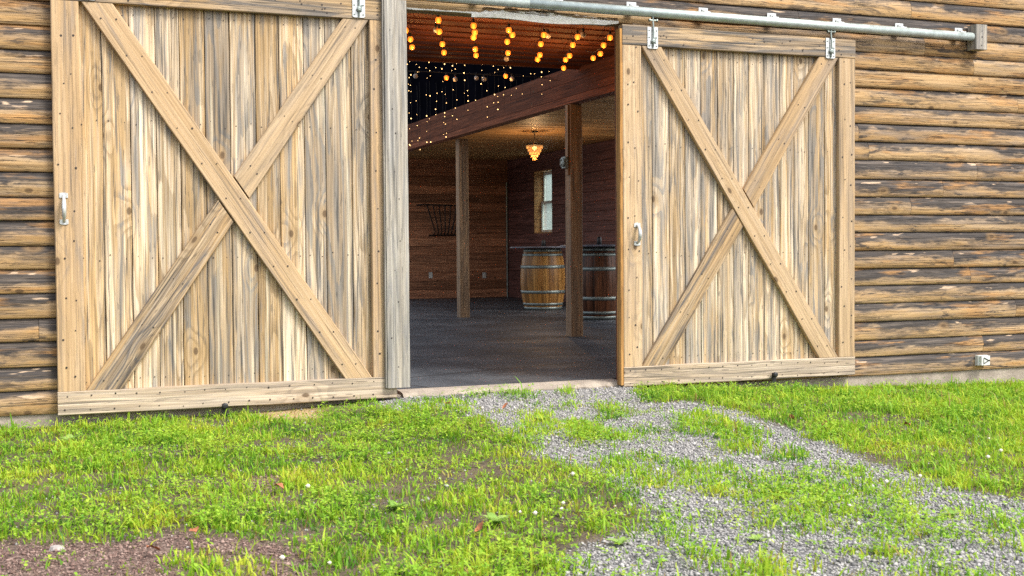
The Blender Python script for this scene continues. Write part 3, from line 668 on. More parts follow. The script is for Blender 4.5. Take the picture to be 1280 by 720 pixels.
def sliding_door(x0, x1, z0, z1, st0, st1, nplank, label, bA, bB, mats, loc, sag=0.):
    """frame of stiles and rails over vertical planks with a crossed brace"""
    d = empty('sliding_door', loc); tag(d, label, 'barn door', 'sliding barn doors')
    cP0, cP1, cF = .040, .066, .108
    zt, zb = z1-.152, z0+.150
    b = MB(); xs = np.linspace(st0-.03, st1+.03, nplank+1); xs = xs+np.concatenate([[0], RNG.normal(0, .006, nplank-1), [0]])
    for i in range(nplank):
        vboard(b, xs[i]+.0022, xs[i+1]-.0022, z0+.02, z1-.02, cP0, cP1-abs(random.gauss(0, .0012)), bev=.004, seg=14, jit=.0009)
        if random.random() < .45:                   # a milled groove inside some planks
            pass
        nails(b, [(xs[i]+dx+random.gauss(0, .003), zz+random.gauss(0, .01)) for dx in (.035, xs[i+1]-xs[i]-.035) for zz in (zb+.06, zb+.85, zt-.75, zt-.06)], cP1-.001, r=.004)
    b.build('plank_panel', [M['plank'], M['nail']], d)
    for a0, a1, kind in ((x0, st0, 0), (st1, x1, 1)):
        b = MB(); vboard(b, a0+.001, a1, zb+.0015, zt-.0015, cP0, cF, bev=.005)
        nails(b, [(a0+(a1-a0)*f+random.gauss(0, .01), zb+.05+(zt-zb-.1)*(i+.5*random.random())/9) for i in range(10) for f in (.28, .72)], cF, r=.0066); b.build('stile', [M['frame'], M['nail']], d)
    b = MB(); hboard(b, x0, x1, zt, z1, cP0, cF+.001, bev=.005, tone=(.5, .8, .5)); nails(b, screws(x0+.05, x1-.05, zt+.02, z1-.02, 20), cF+.001, r=.0066); b.build('top_rail', [M['toprail'], M['nail']], d)
    b = MB(); hboard(b, x0+.0, x1, z0, zb, cP0, cF+.003, bev=.005, tone=(.4, .3, .5))
    nails(b, [(x0+.04+(x1-x0-.08)*(i+.2*random.random())/15, zz+random.gauss(0, .004)) for i in range(15) for zz in (z0+.03, zb-.03)], cF+.003, r=.0055); b.build('bottom_rail', [M['rail'], M['nail']], d)
    # crossed braces: the falling one runs through, the rising one is cut against it
    (t0, t1), (u0, u1) = bA; tz, bz = zt-.0015, zb+.0015
    b = MB(); board(b, (t0, tz), (t1, tz), (u0, bz), (u1, bz), cP1+.0005, cF-.001, bev=.005, jit=.0006)
    def along(f): return lerp((t0, tz), (u0, bz), f), lerp((t1, tz), (u1, bz), f)
    pts = []
    for f in np.linspace(.04, .96, 11):
        l, r = along(f); pts += [lerp(l, r, .25), lerp(l, r, .75)]
    nails(b, pts, cF-.001, r=.0062); b.build('brace', [M[mats[0]], M['nail']], d)
    (q0, q1), (p0, p1) = bB                          # bottom x-range, top x-range
    def cross(xa, xb, line):                         # param on rising edge xa(bottom)->xb(top) where it meets a falling edge
        (l0, l1) = line
        # rising: x=xa+(xb-xa)t, falling: x=l1+(l0-l1)t measured from the bottom
        return (l1-xa)/((xb-xa)-(l0-l1))
    left, right = (t0, u0), (t1, u1); L = lambda xa, xb, t: (xa+(xb-xa)*t, bz+(tz-bz)*t)
    b = MB(); g = .004
    tl, tr = cross(q0, p0, left)-g, cross(q1, p1, left)-g
    board(b, L(q0, p0, 0), L(q1, p1, 0), L(q0, p0, tl), L(q1, p1, tr), cP1+.0005, cF-.004, bev=.005, jit=.0006, tone=(.5, .45, .4))
    nails(b, [lerp(L(q0, p0, t*tl), L(q1, p1, t*tr), s) for t in (.05, .35, .6, .9) for s in (.3, .7)], cF-.004, r=.005)
    b.build('brace', [M[mats[1]], M['nail']], d)
    tl, tr = cross(q0, p0, right)+g, cross(q1, p1, right)+g
    b = MB(); board(b, L(q0, p0, tl), L(q1, p1, tr), L(q0, p0, 1), L(q1, p1, 1), cP1+.0005, cF-.004, bev=.005, jit=.0006)
    nails(b, [lerp(L(q0, p0, tl+(1-tl)*t), L(q1, p1, tr+(1-tr)*t), s) for t in (.1, .4, .65, .95) for s in (.3, .7)], cF-.004, r=.005)
    b.build('brace', [M[mats[2]], M['nail']], d)
    return d
D1 = sliding_door(.070, 2.30, -.030, 2.752, .2375, 2.130, 12, 'larger weathered plank barn door with a grey upright board on its right edge, left of the doorway', ((.255, .445), (1.930, 2.122)), ((.243, .462), (1.945, 2.126)), ('frame', 'brace_grey', 'frame'), (1.18, -.07, -.03))
hanger(D1, 2.055, 2.694); hanger(D1, .30, 2.694)
handle(D1, .128, 1.285, .108, .165)
b = MB(); vboard(b, 2.224, 2.386, .044, 2.742, .1125, .150, bev=.003); vboard(b, 2.212, 2.2235, .046, 2.9, .1125, .142, bev=.002)
nails(b, [(2.25+.1*random.random(), .1+2.55*(i+.5*random.random())/11) for i in range(11)], .150, r=.005); b.build('edge_board', [M['grey'], M['nail']], D1)
D2 = sliding_door(4.080, 6.192, -.042, 2.690, 4.238, 6.034, 13, 'smaller weathered plank barn door hanging right of the doorway against log siding', ((4.240, 4.412), (5.845, 6.030)), ((4.246, 4.436), (5.845, 6.030)), ('frame', 'brace_grey', 'frame'), (5.13, -.07, -.04))
hanger(D2, 4.332, 2.603); hanger(D2, 5.945, 2.612)
handle(D2, 4.195, 1.115, .108, .135)
b = MB(); board(b, (-.036, .002), (-.105, .002), (-.036, 2.688), (-.105, 2.688), 0, .022, lambda a, h, c: (4.0795-c, a, h-.03), bev=.003, seg=10); b.build('edge_board', M['edge'], D2)
# ------------------------------------------------------------------ track
tr = empty('door_track', (3.2, -.11, 2.79)); tag(tr, 'long round galvanised steel track above both doors with brackets and a grey end block', 'door track')
zp = lambda x: 2.803-.0028*x; tr_y = -.112
b = MB()
for xa, xb in ((-1.2, 3.318), (3.320, 7.385)):
    tube(b, [(xa, tr_y, zp(xa)), (xb, tr_y, zp(xb))], .0355, 24)
b.build('pipe', M['zinc'], tr, True)
for i in range(14):
    x = 7.29-.622*i
    if x < -1.1: break
    b = MB(); z = zp(x); box(b, x-.04, x+.04, -.062, -.055, z+.028, z+.078); box(b, x-.02, x+.035, tr_y, -.062, z+.036, z+.042)
    lathe(b, [(.009, 0), (.009, -.01), (.005, -.013)], (x-.01, -.062, z+.060), 6, 'y'); tube(b, [(x+.006, -.064, z+.055), (x+.03, -.085, z+.045)], .005, 6)
    b.build('bracket', M['plate'], tr)
b = MB(); board(b, (7.395, 2.675), (7.515, 2.675), (7.395, 2.885), (7.515, 2.885), .05, .155, bev=.006); nails(b, [(7.455, 2.83), (7.455, 2.78), (7.452, 2.71)], .155, r=.006); b.build('end_block', [M['grey'], M['nail']], tr)

# ------------------------------------------------------------------ small exterior things
for px, py, lab in ((281, 507, 'small round black door guide in the grass below the larger left door'), (968, 468, 'small black door guide at the foot of the smaller right door')):
    p = onY(px, py, -.135); o = empty('door_guide', (p[0], p[1], p[2]-.06)); tag(o, lab, 'door guide', 'roller guides under the doors')
    b = MB(); lathe(b, [(.012, .0), (.017, -.002), (.020, -.010), (.020, -.022), (.017, -.026), (.01, -.027)], (p[0], p[1], p[2]), 16, 'y'); b.build('roller', M['black'], o, True)
    b = MB(); box(b, p[0]-.018, p[0]+.018, p[1]+.003, p[1]+.010, p[2]-.16, p[2]+.012); b.build('bracket', M['iron'], o)
p = onY(1226, 450, -.05); ox, oz = p[0], p[2]
o = empty('outlet_box', (ox, -.05, oz-.05)); tag(o, 'small white weatherproof outlet box on the lowest log of the right wall', 'outlet box')
b = MB(); board(b, (ox-.058, oz-.043), (ox+.052, oz-.043), (ox-.058, oz+.043), (ox+.052, oz+.043), .045, .085, bev=.008, seg=1); b.build('box', M['white'], o)
b = MB(); board(b, (ox-.046, oz-.040), (ox+.054, oz-.040), (ox-.046, oz+.040), (ox+.054, oz+.040), .0855, .108, bev=.007, seg=1); lid = b.build('cover', M['white'], o)
b = MB()
for sg in (-1, 1): tube(b, [(ox-.022, -.1095, oz+sg*.026), (ox+.034, -.1095, oz)], .0038, 6)
tube(b, [(ox-.022, -.1095, oz-.02), (ox-.022, -.1095, oz+.02)], .002, 6); ball(b, (ox+.040, -.108, oz), .007)
b.build('mark', M['iron'], lid)

# ------------------------------------------------------------------ interior things
def barrel(cx, cy, R, H, mat, lab, ang=0):
    o = empty('wine_barrel', (cx, cy, 0)); tag(o, lab, 'barrel', 'wine barrel tables')
    NS = 24; b = MB(); hz = np.linspace(0, 1, 13); rad = lambda t: R*(.80+.20*max(0, 1-(2*t-1)**2)**.9)
    for k in range(NS):
        a0 = ang+2*math.pi*k/NS; V, Gr, F = [], [], []
        off = random.uniform(0, 50); tn = (random.random(), random.random(), random.random())
        for t in hz:
            for q in range(4):
                a = a0+2*math.pi/NS*(.02+.96*q/3); r = rad(t)-(.0025 if q in (0, 3) else 0)
                V.append((cx+r*math.cos(a), cy+r*math.sin(a), t*H)); Gr.append((t*H, q*.03, off))
        for i in range(12):
            for q in range(3): j = i*4+q; F.append((j, j+1, j+5, j+4))
        b.add(V, F, Gr, tn)
    st = b.build('staves', mat, o, True)
    b = MB(); lathe(b, [(rad(1)*.5, H-.03), (rad(1)-.015, H-.03), (rad(1)-.003, H), (rad(1)-.02, H)], (cx, cy, 0), 32); b.build('head', mat, o)
    for t0, t1 in ((.004, .050), (.075, .115), (.27, .318), (.675, .725), (.875, .915), (.945, .996)):
        b = MB(); prof = [(rad(t0)+.0005, t0*H), (rad(t0)+.006, t0*H), (rad((t0+t1)/2)+.0075, (t0+t1)/2*H), (rad(t1)+.006, t1*H), (rad(t1)+.0005, t1*H)]
        lathe(b, prof, (cx, cy, 0), 40); hp = b.build('hoop', M['hoop'], o, True)
    return o
BY1, BY2 = 10.40, 7.47
c1 = onY(678.5, 350, BY1); c2 = onY(748.5, 350, BY2)
barrel(c1[0], c1[1], .378, 1.03, M['barrel1'], 'golden oak wine barrel standing left of the near post', .4)
barrel(c2[0], c2[1], .385, 1.04, M['barrel2'], 'dark brown wine barrel between the near post and the right door', .1)
for (c, zt, lab, lab2) in ((c1, 1.032, 'thin dark round table top lying on the golden oak barrel', 'small dark cylinder standing on the table top over the golden barrel'), (c2, 1.042, 'thin dark round table top lying on the dark brown barrel', 'small dark cylinder standing on the table top over the dark barrel')):
    b = MB(); lathe(b, [(.10, 0), (.545, .0), (.56, .008), (.56, .022), (.55, .028), (.1, .028)], (c[0], c[1], zt), 48); t = b.build('table_top', M['table'], None); tag(t, lab, 'table top', 'barrel table tops')
    px = 679.5 if c is c1 else 749
    q = onY(px, 300, c[1]); b = MB(); lathe(b, [(.03, 0), (.036, .004), (.034, .07), (.03, .112), (.018, .118)], (q[0], c[1], zt+.028), 16); t = b.build('canister', M['black'], None, True); tag(t, lab2, 'canister', 'canisters on the barrel tables')
def lamp_light(parent, p, power, col, r):
    l = bpy.data.lights.new('bulb_light', 'POINT'); l.energy = power; l.color = col; l.shadow_soft_size = r; l.cycles.use_multiple_importance_sampling = False
    q = bpy.data.objects.new('bulb_light', l); COL.objects.link(q); q.location = p; q.parent = parent; q.matrix_parent_inverse = parent.matrix_world.inverted()
# chandelier
cc = onZ(668, 164, ZC); o = empty('chandelier', tuple(cc)); tag(o, 'small tiered crystal chandelier glowing amber below the plank ceiling', 'chandelier')
x, y = cc[0], cc[1]
b = MB(); lathe(b, [(.055, 0), (.055, -.012), (.02, -.03)], (x, y, ZC), 16); b.build('ceiling_mount', M['iron'], o)
b = MB()
for i in range(7):
    a = (i % 2)*math.pi/2; z = ZC-.04-.025*i
    tube(b, [(x+.009*math.cos(a)*math.sin(t), y+.009*math.sin(a)*math.sin(t), z-.018*math.cos(t)) for t in np.linspace(0, 2*math.pi, 9)], .003, 5)
b.build('chain', M['iron'], o)
b = MB(); lathe(b, [(.02, -.195), (.135, -.205), (.138, -.222), (.12, -.226)], (x, y, ZC), 24); b.build('ring', M['iron'], o)
z = ZC-.228
for k, r in enumerate((.128, .104, .080, .055, .028)):
    b = MB(); n = max(6, int(2*math.pi*r/.026))
    for i in range(n):
        a = 2*math.pi*(i+.5*(k % 2))/n; X0, Y0 = x+r*math.cos(a), y+r*math.sin(a); w2 = .011
        V = [(X0+w2*math.cos(j*math.pi/2+a), Y0+w2*math.sin(j*math.pi/2+a), z-.018) for j in range(4)]+[(X0, Y0, z), (X0, Y0, z-.058)]
        b.add(V, [(j, (j+1) % 4, 4) for j in range(4)]+[((j+1) % 4, j, 5) for j in range(4)], mi=0)
    b.build('crystal_tier', M['crystal'], o); z -= .045
lamp_light(o, (x, y, ZC-.56), 9.0, (1, .62, .30), .06); lamp_light(o, (x, y, ZC-.16), .6, (1, .5, .16), .04)
b = MB(); ball(b, (x, y, ZC-.27), .035); b.build('lamp', M['crystal_hot'], o, True)
# fixture on the near post
q = onY(707, 203, P1[1]+.05); b = MB(); o = empty('junction_box', (q[0], P1[1]+.07, q[2])); tag(o, 'grey metal outlet fixture fixed high on the near post', 'junction box')
box(b, P1[0]-.062, P1[0]-.026, P1[1]+.012, P1[1]+.112, q[2]-.065, q[2]+.065); b.build('box', M['hoop'], o)
b = MB(); lathe(b, [(.03, 0), (.052, -.004), (.055, -.02), (.035, -.03), (.03, -.024)], (P1[0]-.063, P1[1]+.062, q[2]), 14, 'x')
for dz in (-.028, .028): lathe(b, [(.012, -.02), (.012, -.036), (.006, -.04)], (P1[0]-.063, P1[1]+.062, q[2]+dz), 8, 'x')
b.build('receptacle', M['hoop'], o)
# hay rack on the back wall
o = empty('hay_rack', (7.8, YB-.05, 1.33)); tag(o, 'black wire hay rack basket hanging on the back wall', 'hay rack')
WY = YB-.022
b = MB(); tube(b, [(7.27, WY-.01, 1.955), (7.33, WY-.22, 1.96), (8.24, WY-.22, 1.94), (8.30, WY-.01, 1.94)], .016, 8); b.build('top_bar', M['iron'], o)
b = MB(); tube(b, [(7.52, WY-.012, 1.328), (8.12, WY-.012, 1.328)], .016, 8); b.build('bottom_bar', M['iron'], o)
for i in range(7):
    xt = 7.42+(8.20-7.42)*i/6; xb = 7.62+(8.06-7.62)*i/6; b = MB()
    tube(b, [(xt, WY-.22, 1.95), (lerp((xt,), (xb,), .5)[0], WY-.19, 1.66), (xb, WY-.14, 1.40), (xb-.01, WY-.08, 1.335), (xb-.03, WY-.015, 1.33)], .013, 7); b.build('wire', M['iron'], o)
for px, lab in ((538, 'small pale outlet plate on the back wall, left of the far post'), (605, 'small pale outlet plate on the back wall, right of the far post')):
    q = onY(px, 344, YB); b = MB(); board(b, (q[0]-.04, q[2]-.06), (q[0]+.04, q[2]-.06), (q[0]-.04, q[2]+.06), (q[0]+.04, q[2]+.06), .022, .032, lambda a, h, c: (a, YB-c, h), bev=.003, seg=1)
    t = b.build('wall_outlet', M['white'], None); tag(t, lab, 'outlet', 'outlets on the back wall')

# ------------------------------------------------------------------ string lights under the entrance ceiling
COLS = [[(507, 38, 1), (513, 49, 1), (515, 59, 1)], [(548, 25, 1), (545, 37, 0), (549, 39.5, 1), (553, 55, 1), (555, 65.5, 1)], [(592, 32, 1), (593.5, 40.5, 1), (592, 46.5, 1), (594, 61.5, 1), (595, 69, 1)],
        [(636, 37.5, 1), (640.5, 43.5, 1), (634, 52, 1), (635, 66, 1), (633, 73.5, 0)], [(680, 43.5, 1), (685, 44.5, 0), (676, 55, 1), (675, 68.5, 1), (672, 74, 1)],
        [(722, 46, 1), (729, 43, 0), (716, 56, 1), (712, 69.5, 1), (707, 74.5, 1), (704.5, 85, 1)], [(762.5, 47, 1), (754.5, 56.5, 1), (750.5, 67, 1), (741.5, 72.5, 1)]]
NAME = ['string of three amber globe bulbs beside the grey upright board', 'amber globe bulb string with one grey bulb near its front, next to the leftmost string', 'fully lit string of five amber globe bulbs, third from the left', 'globe bulb string at the middle of the doorway whose farthest bulb is unlit',
        'amber bulb string right of the middle with a dim bulb near its front', 'string of six globe bulbs with one grey bulb, reaching toward the wooden girder', 'string of four lit amber bulbs nearest the right door']
def bulb(parent, p, lit, r=.0255):
    b = MB(); lathe(b, [(.009, .022), (.016, .0215), (.0235, .012), (r, 0), (.0245, -.012), (.016, -.022), (.006, -.0265)], p, 12); k = b.build('bulb', M['bulb_lit' if lit else 'bulb_off'], parent, True)
    b = MB(); lathe(b, [(.011, .022), (.012, .05), (.006, .055)], p, 8); b.build('socket', M['socket'], k)
    if lit:
        b = MB(); ball(b, (p[0], p[1], p[2]-.002), .0125, 8, 6, 1.2); b.build('filament', M['filament'], k, True)
        lamp_light(parent, (p[0], p[1], p[2]-.080), .5, (1, .45, .12), .012)
def light_string(cols, label, zb, group):
    pts = [onZ(px, py, zb+dz) for (px, py, _), dz in zip(cols, [0, .01, -.015, .01, 0, -.01])]
    o = empty('string_light', (pts[0][0], pts[0][1], ZL)); tag(o, label, 'string lights', group)
    order = sorted(pts, key=lambda p: p[1]); line = []
    for i, p in enumerate(order):
        line.append((p[0], p[1], p[2]+.056))
        if i+1 < len(order): qn = order[i+1]; line.append(((p[0]+qn[0])/2, (p[1]+qn[1])/2, (p[2]+qn[2])/2+.048))
    line = [(line[0][0]-.1, line[0][1]-.25, ZL-.015)]+line+[(line[-1][0]+.05, line[-1][1]+.3, ZL-.015)]
    b = MB(); tube(b, line, .0028, 5); b.build('cord', M['socket'], o)
    for p, (_, _, lit) in zip(pts, cols): bulb(o, tuple(p), lit)
for c, l in zip(COLS, NAME): light_string(c, l, 2.90, 'bulb strings under the entrance ceiling')
# farther festoon crossing the dark void
FEST = [(519.5, 95, 0), (558, 97, 1), (569, 99, 0), (595.5, 97.5, 0), (605, 99, 0), (632, 95, 1), (640, 98.5, 0)]
o = empty('string_light', (4.8, 4.6, 3.0)); tag(o, 'far string of mostly unlit grey bulbs crossing before the dark void', 'string lights')
pts = [onY(px, py, 4.62) for px, py, _ in FEST]; b = MB(); line = [(3.4, 4.62, 2.93)]
for p in pts: line.append((p[0], p[1], p[2]+.056))
line.append((GX, 4.62, line[-1][2]-.05)); tube(b, line, .0028, 5); b.build('cord', M['socket'], o)
for p, (_, _, lit) in zip(pts, FEST): bulb(o, tuple(p), lit)
# curtain of fairy lights
o = empty('fairy_light_curtain', (4.9, 4.75, 3.02)); tag(o, 'curtain of tiny warm fairy lights hanging in the dark upper void', 'fairy lights')
b = MB(); tube(b, [(3.6, 4.85, 3.03), (GX, 4.85, 3.03)], .004, 5); b.build('wire', M['socket'], o)
drops = []
for i in range(26):
    t = (i+random.uniform(-.3, .3))/25; px = 510+176*max(0, t)**1.15; ybot = 188-78*t+random.uniform(-14, 8)
    drops.append((px, ybot))
for px, ybot in drops:
    Yd = 4.85+random.uniform(-.05, .05)+(1.6*random.random() if px < 560 else .3*random.random()); p0 = onY(px, 74, Yd); p1 = onY(px+1, max(ybot, 95), Yd)
    b = MB(); tube(b, [(p0[0], Yd, 3.03), (p0[0]+.01, Yd+.01, (p0[2]+p1[2])/2), (p0[0], Yd, p1[2])], .0016, 4); dr = b.build('light_drop', M['socket'], o)
    b = MB(); z = p0[2]-random.uniform(0, .12)
    while z > p1[2]-.02:
        ball(b, (p0[0]+random.uniform(-.012, .012), Yd-.006, z), random.choice((.003, .0035, .0045, .0045, .0065)), 6, 4); z -= .045+random.expovariate(1/.13)
    if b.v: b.build('led_beads', M['led'], dr)

# ------------------------------------------------------------------ gravel stones and grass (uncountable cover)
def scatter(n, y_lo=-5.6):
    """random points on the part of the yard the picture shows, with a margin"""
    x = RNG.uniform(-2.0, 9.3, n); y = RNG.uniform(y_lo, -.07, n); px, py = proj(np.stack([x, y, np.full(n, -.12)], -1))
    k = (px > -90) & (px < 1370) & (py < 800) & (y > CAM[1]+1.4); return x[k], y[k]
def stones(n):
    x, y = scatter(n); cov, di, st, gr, py = zones(x, y, .035); keep = (gr > .5) | (di > .5) | (RNG.random(len(x)) < .02)
    x, y, di = x[keep], y[keep], di[keep]; n = len(x); z = ground_z(x, y)
    base = np.array([(1, 0, 0), (0, 1, 0), (-1, 0, 0), (0, -1, 0), (0, 0, 1), (0, 0, -1)], float)
    fac = np.array([(0, 1, 4), (1, 2, 4), (2, 3, 4), (3, 0, 4), (1, 0, 5), (2, 1, 5), (3, 2, 5), (0, 3, 5)])
    s = RNG.uniform(.003, .0075, n)*np.where(RNG.random(n) < .07, 1.9, 1); s = np.where(di > .5, s*.85, s); a = RNG.uniform(0, 6.28, n)
    P = base[None]*np.stack([s*RNG.uniform(.8, 1.5, n), s, s*RNG.uniform(.45, .9, n)], -1)[:, None]+RNG.normal(0, .16, (n, 6, 3))*s[:, None, None]
    c, sn = np.cos(a)[:, None], np.sin(a)[:, None]; P = np.stack([P[..., 0]*c-P[..., 1]*sn+x[:, None], P[..., 0]*sn+P[..., 1]*c+y[:, None], P[..., 2]+(z+s*.25)[:, None]], -1)
    Fi = (fac[None]+(np.arange(n)*6)[:, None, None]).reshape(-1)
    tone = np.repeat(np.stack([RNG.random(n), (di > .5).astype(float), RNG.random(n)], -1), 6, 0)
    return tag(raw_mesh('gravel', P.reshape(-1, 3), Fi, np.full(n*8, 3), [M['stone']], {'tone': tone}), 'loose grey gravel stones with reddish bark chips over the yard', 'gravel', kind='stuff')
stones(400000)
def blades(n):
    x, y = scatter(n); cov, di, st, gr, py = zones(x, y, .035)
    clump = fbm(x*9, y*9, 51, 3); keep = RNG.random(len(x)) < cov*np.clip(.35+1.5*(clump-.25), .2, 1); x, y, cov, st, gr, clump = (q[keep] for q in (x, y, cov, st, gr, clump))
    n = len(x); z = ground_z(x, y); big = fbm(x*1.1, y*1.1, 52)
    h = RNG.gamma(5, .0078, n)*(.45+1.15*clump)*(.75+.6*big)*np.where(cov < .5, .62, 1)*np.clip(.75+.08*(x-3)*(x > 3), .7, 1.25)
    h = np.where(st > .5, h*.5, h)*np.where((y > -.28) & (x > 4.6), .55, 1); h = np.clip(h, .012, .15)
    wd = RNG.uniform(.0016, .0034, n)*(1+h*6); a = RNG.uniform(0, 6.283, n); lean = np.clip(RNG.normal(.55, .35, n), .02, 1.4); da = a+RNG.normal(0, .5, n)
    dx, dy = np.cos(a), np.sin(a); sx, sy = -np.sin(da), np.cos(da)
    def pt(t, side):
        o = h*lean*t*t; up = h*(t-.32*lean*t*t*t)
        return np.stack([x+dx*o+sx*wd*side, y+dy*o+sy*wd*side, z-.004+np.maximum(up, 0)], -1)
    P = np.stack([pt(0, -1), pt(0, 1), pt(.5, .9), pt(.5, -.9), pt(.82, .55), pt(.82, -.55), pt(1, 0)], 1)
    o = (np.arange(n)*7)[:, None]; Fi = np.concatenate([o+np.array([0, 1, 2, 3]), o+np.array([3, 2, 4, 5]), o+np.array([5, 4, 6])], 1).reshape(-1)
    hue = np.clip(.52+1.1*(fbm(x*2.1, y*2.1, 53)-.5)+.9*(fbm(x*8, y*8, 54, 2)-.5)+RNG.normal(0, .18, n), 0, 1); dry = np.where((RNG.random(n) < .09) | ((st > .5) & (RNG.random(n) < .8)), RNG.uniform(.5, 1, n), 0)
    tone = np.zeros((n, 7, 3)); tone[..., 0] = hue[:, None]; tone[..., 1] = np.array([0, 0, .5, .5, .85, .85, 1]); tone[..., 2] = dry[:, None]
    return tag(raw_mesh('grass', P.reshape(-1, 3), Fi, np.tile([4, 4, 3], n), [M['grass']], {'tone': tone.reshape(-1, 3)}), 'bright yellow green grass growing in uneven patches before the barn', 'grass', kind='stuff')
blades(420000)
def clover(n):
    x, y = scatter(n); cov, di, st, gr, py = zones(x, y, .035); cl = fbm(x*1.7+9, y*1.7, 61); loc = fbm(x*7, y*7, 62)
    keep = (RNG.random(len(x)) < cov*np.clip((cl-.40)*3.5, .08, .8)*np.clip((loc-.3)*4, .1, 1)) & (st < .5); x, y, cov = x[keep], y[keep], cov[keep]; n = len(x); z = ground_z(x, y)
    hh = RNG.uniform(.012, .065, n)*np.where(cov < .5, .5, 1); r = RNG.uniform(.006, .0135, n); a0 = RNG.uniform(0, 6.283, n); tone = []; P = []; Fi = []; k = 0
    shape = np.array([(0, 0, 0), (.55, .45, .12), (1.05, .5, .10), (1.3, 0, .02), (1.05, -.5, .10), (.55, -.45, .12)])
    allP = []
    for j in range(3):
        a = a0+j*2.094+RNG.normal(0, .15, n); tl = RNG.normal(.05, .35, n)
        c, s = np.cos(a)[:, None], np.sin(a)[:, None]; L = shape[None, :, 0]*r[:, None]; Wd = shape[None, :, 1]*r[:, None]; up = shape[None, :, 2]*r[:, None]*1.5+L*np.sin(tl)[:, None]
        allP.append(np.stack([x[:, None]+L*c-Wd*s, y[:, None]+L*s+Wd*c, (z+hh)[:, None]+up], -1))
    P = np.concatenate(allP, 0).reshape(-1, 3); m = 3*n; Fi = (np.arange(m)[:, None]*6+np.arange(6)[None]).reshape(-1)
    hue = np.tile(np.clip(.62+.9*(fbm(x*6, y*6, 71, 3)-.5)+RNG.normal(0, .2, n), 0, 1), 3); tn = np.repeat(np.stack([hue, np.ones(m), np.where(np.tile(RNG.random(n) < .02, 3), .7, 0)], -1), 6, 0)
    return tag(raw_mesh('clover', P, Fi, np.full(m, 6), [M['clover']], {'tone': tn}), 'low clover and broad leaved weeds mixed into the grass', 'ground cover', kind='stuff')
clover(190000)

# individual weeds, flowers, leaves, stone
def weed_mesh(nl, ln, up, seed):
    random.seed(seed); b = MB()
    for i in range(nl):
        a = 2*math.pi*i/nl+random.uniform(-.3, .3); L = ln*random.uniform(.65, 1.1); e = up*random.uniform(.5, 1.3); V, F = [], []; n = 6; hue = random.random()
        for j in range(n+1):
            t = j/n; r = L*t*math.cos(e*(1-.4*t)); zz = L*(math.sin(e)*t-.55*t*t*math.sin(e)+.1*t); wdt = L*.20*max(0, math.sin(math.pi*min(1, .12+.86*t)))**.8*(1+.18*(j % 2))
            for s, zo in ((-1, .12*wdt), (0, 0), (1, .12*wdt)): V.append((r*math.cos(a)-s*wdt*math.sin(a), r*math.sin(a)+s*wdt*math.cos(a), zz+zo+.004))
        for j in range(n):
            for k in range(2): q = j*3+k; F.append((q, q+3, q+4, q+1))
        b.add(V, F, None, (hue, 1., 0.))
    return b
for i, (px, py, nl, ln, up, lab) in enumerate([
    (775, 684, 9, .085, .7, 'pale broad leaved rosette weed at the bottom edge of the grass and gravel'), (945, 683, 6, .075, .35, 'flat pale weed with few wide leaves on bare gravel at the bottom'),
    (676, 538, 10, .10, .6, 'leafy green rosette weed alone on gravel before the doorway'), (1190, 650, 7, .085, .45, 'pale leafy weed on the gravel toward the right edge'),
    (88, 556, 8, .13, .6, 'large leaved dark weed in the lawn before the larger door'), (620, 660, 11, .12, .7, 'dense dark rosette weed in mid foreground grass'),
    (905, 548, 9, .07, .6, 'small leafy weed on the gravel near the right door'), (495, 640, 12, .10, .7, 'bushy rosette weed in the grass below the grey upright board')]):
    p = onZ(px, py, -.13); p[2] = float(ground_z(np.array([p[0]]), np.array([p[1]]))[0]); t = weed_mesh(nl+3, ln*.68, up+.15, 100+i).build('weed', M['weed'], None, True); t.location = p; tag(t, lab, 'weed', 'broad leaved weeds')
random.seed(5)
b = MB()
for i in range(16):
    a = i*2.4; r = .008*math.sqrt((i+.5)/16); c, s = math.cos(a), math.sin(a); b.add([(r*c-.002*s, r*s+.002*c, .052), (r*c+.002*s, r*s-.002*c, .052), (1.7*r*c, 1.7*r*s, .060-r*.6)], [(0, 1, 2)])
ball(b, (0, 0, .053), .0075, 8, 5); tube(b, [(0, 0, 0), (.002, .001, .03), (0, 0, .05)], .0012, 5, mi=1)
fproto = None
for i, (px, py) in enumerate([(650, 641), (669, 647), (702, 641), (704, 634), (716, 600), (603, 523), (774, 573), (822, 592), (353, 698), (412, 697), (385, 613), (1236, 545), (1251, 567), (1235, 575), (1062, 636), (1108, 610), (1073, 660), (1150, 600)]):
    p = onZ(px, py, -.08); gz = float(ground_z(np.array([p[0]]), np.array([p[1]]))[0])
    if fproto is None: o = fproto = b.build('clover_flower', [M['petal'], M['clover']], None)
    else: o = fproto.copy(); COL.objects.link(o)
    o.location = (p[0], p[1], gz); o.scale = (random.uniform(.8, 1.3),)*3; tag(o, 'tiny white clover flower head standing in the grass', 'clover flower', 'white clover flowers')
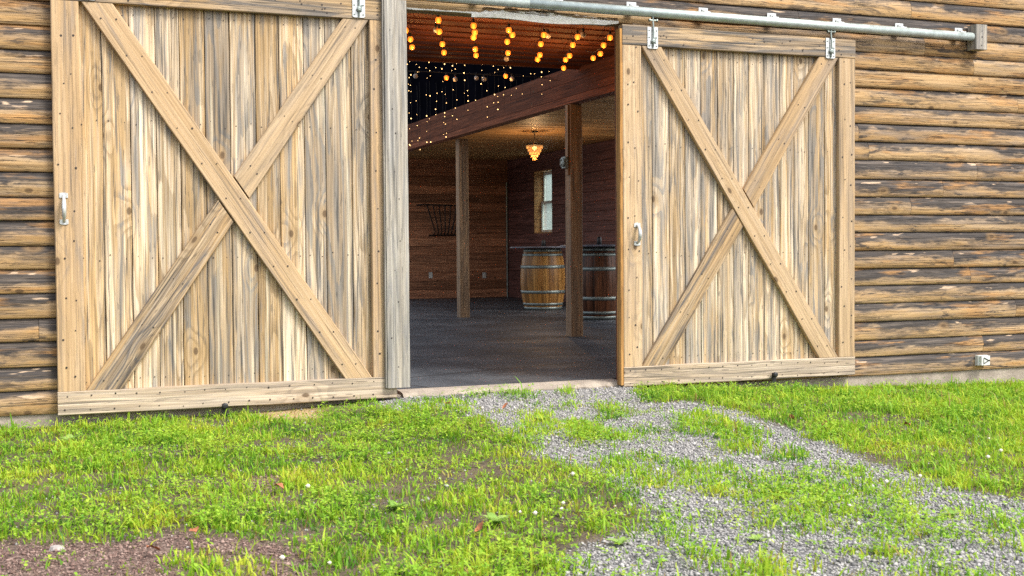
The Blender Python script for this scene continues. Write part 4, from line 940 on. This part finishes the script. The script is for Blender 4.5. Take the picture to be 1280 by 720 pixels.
def leaf_mesh(seed):
    random.seed(seed); b = MB(); L, W = .045, .020; V, F = [], []
    for j in range(7):
        t = j/6; wd = W*math.sin(math.pi*min(.97, .06+.9*t)); z = .012*math.sin(t*3+seed)+.004
        for s in (-1, 0, 1): V.append((L*(t-.5), s*wd, z+abs(s)*.008*random.uniform(.4, 1.4)))
    for j in range(6):
        for k in range(2): q = j*3+k; F.append((q, q+3, q+4, q+1))
    b.add(V, F); return b
LEAF = [(348, 609, 'curled red brown dead leaf in the grass before the larger door'), (192, 685, 'brown dead leaf at the grass edge on the bark mulch'), (600, 659, 'bright orange dead leaf in the middle of the foreground grass'), (560, 516, 'dead leaf on the gravel just outside the sill'), (990, 527, 'dark red dead leaf at the gravel edge before the right door'), (632, 520, 'small brown dead leaf on grass and gravel before the doorway'), (1133, 532, 'tan dead leaf in the right hand lawn'), (243, 665, 'orange brown dead leaf beside the mulch patch'), (1030, 534, 'brown dead leaf where the lawn meets gravel on the right')]
for i, (px, py, lab) in enumerate(LEAF):
    p = onZ(px, py, -.09); gz = float(ground_z(np.array([p[0]]), np.array([p[1]]))[0]); t = leaf_mesh(i).build('dead_leaf', M['dead'], None, True); t.location = (p[0], p[1], gz+.03); t.rotation_euler = (random.uniform(-.4, .4), random.uniform(-.4, .4), random.uniform(0, 6)); tag(t, lab, 'leaf', 'fallen leaves')
p = onZ(71, 685, -.12); gz = float(ground_z(np.array([p[0]]), np.array([p[1]]))[0]); b = MB(); V = []; n = 9
for k in range(n): a = 2*math.pi*k/n; r = .022*random.uniform(.8, 1.15); V.append((r*1.25*math.cos(a), r*math.sin(a), 0))
V += [(x*.8, y*.8, .014+random.uniform(-.002, .002)) for x, y, _ in V[:n]]
b.add(V, [tuple(range(n-1, -1, -1)), tuple(range(n, 2*n))]+[(k, (k+1) % n, n+(k+1) % n, n+k) for k in range(n)]); t = b.build('stone', M['flat_stone'], None); t.location = (p[0], p[1], gz); tag(t, 'pale flat stone lying on the reddish bark mulch', 'stone')
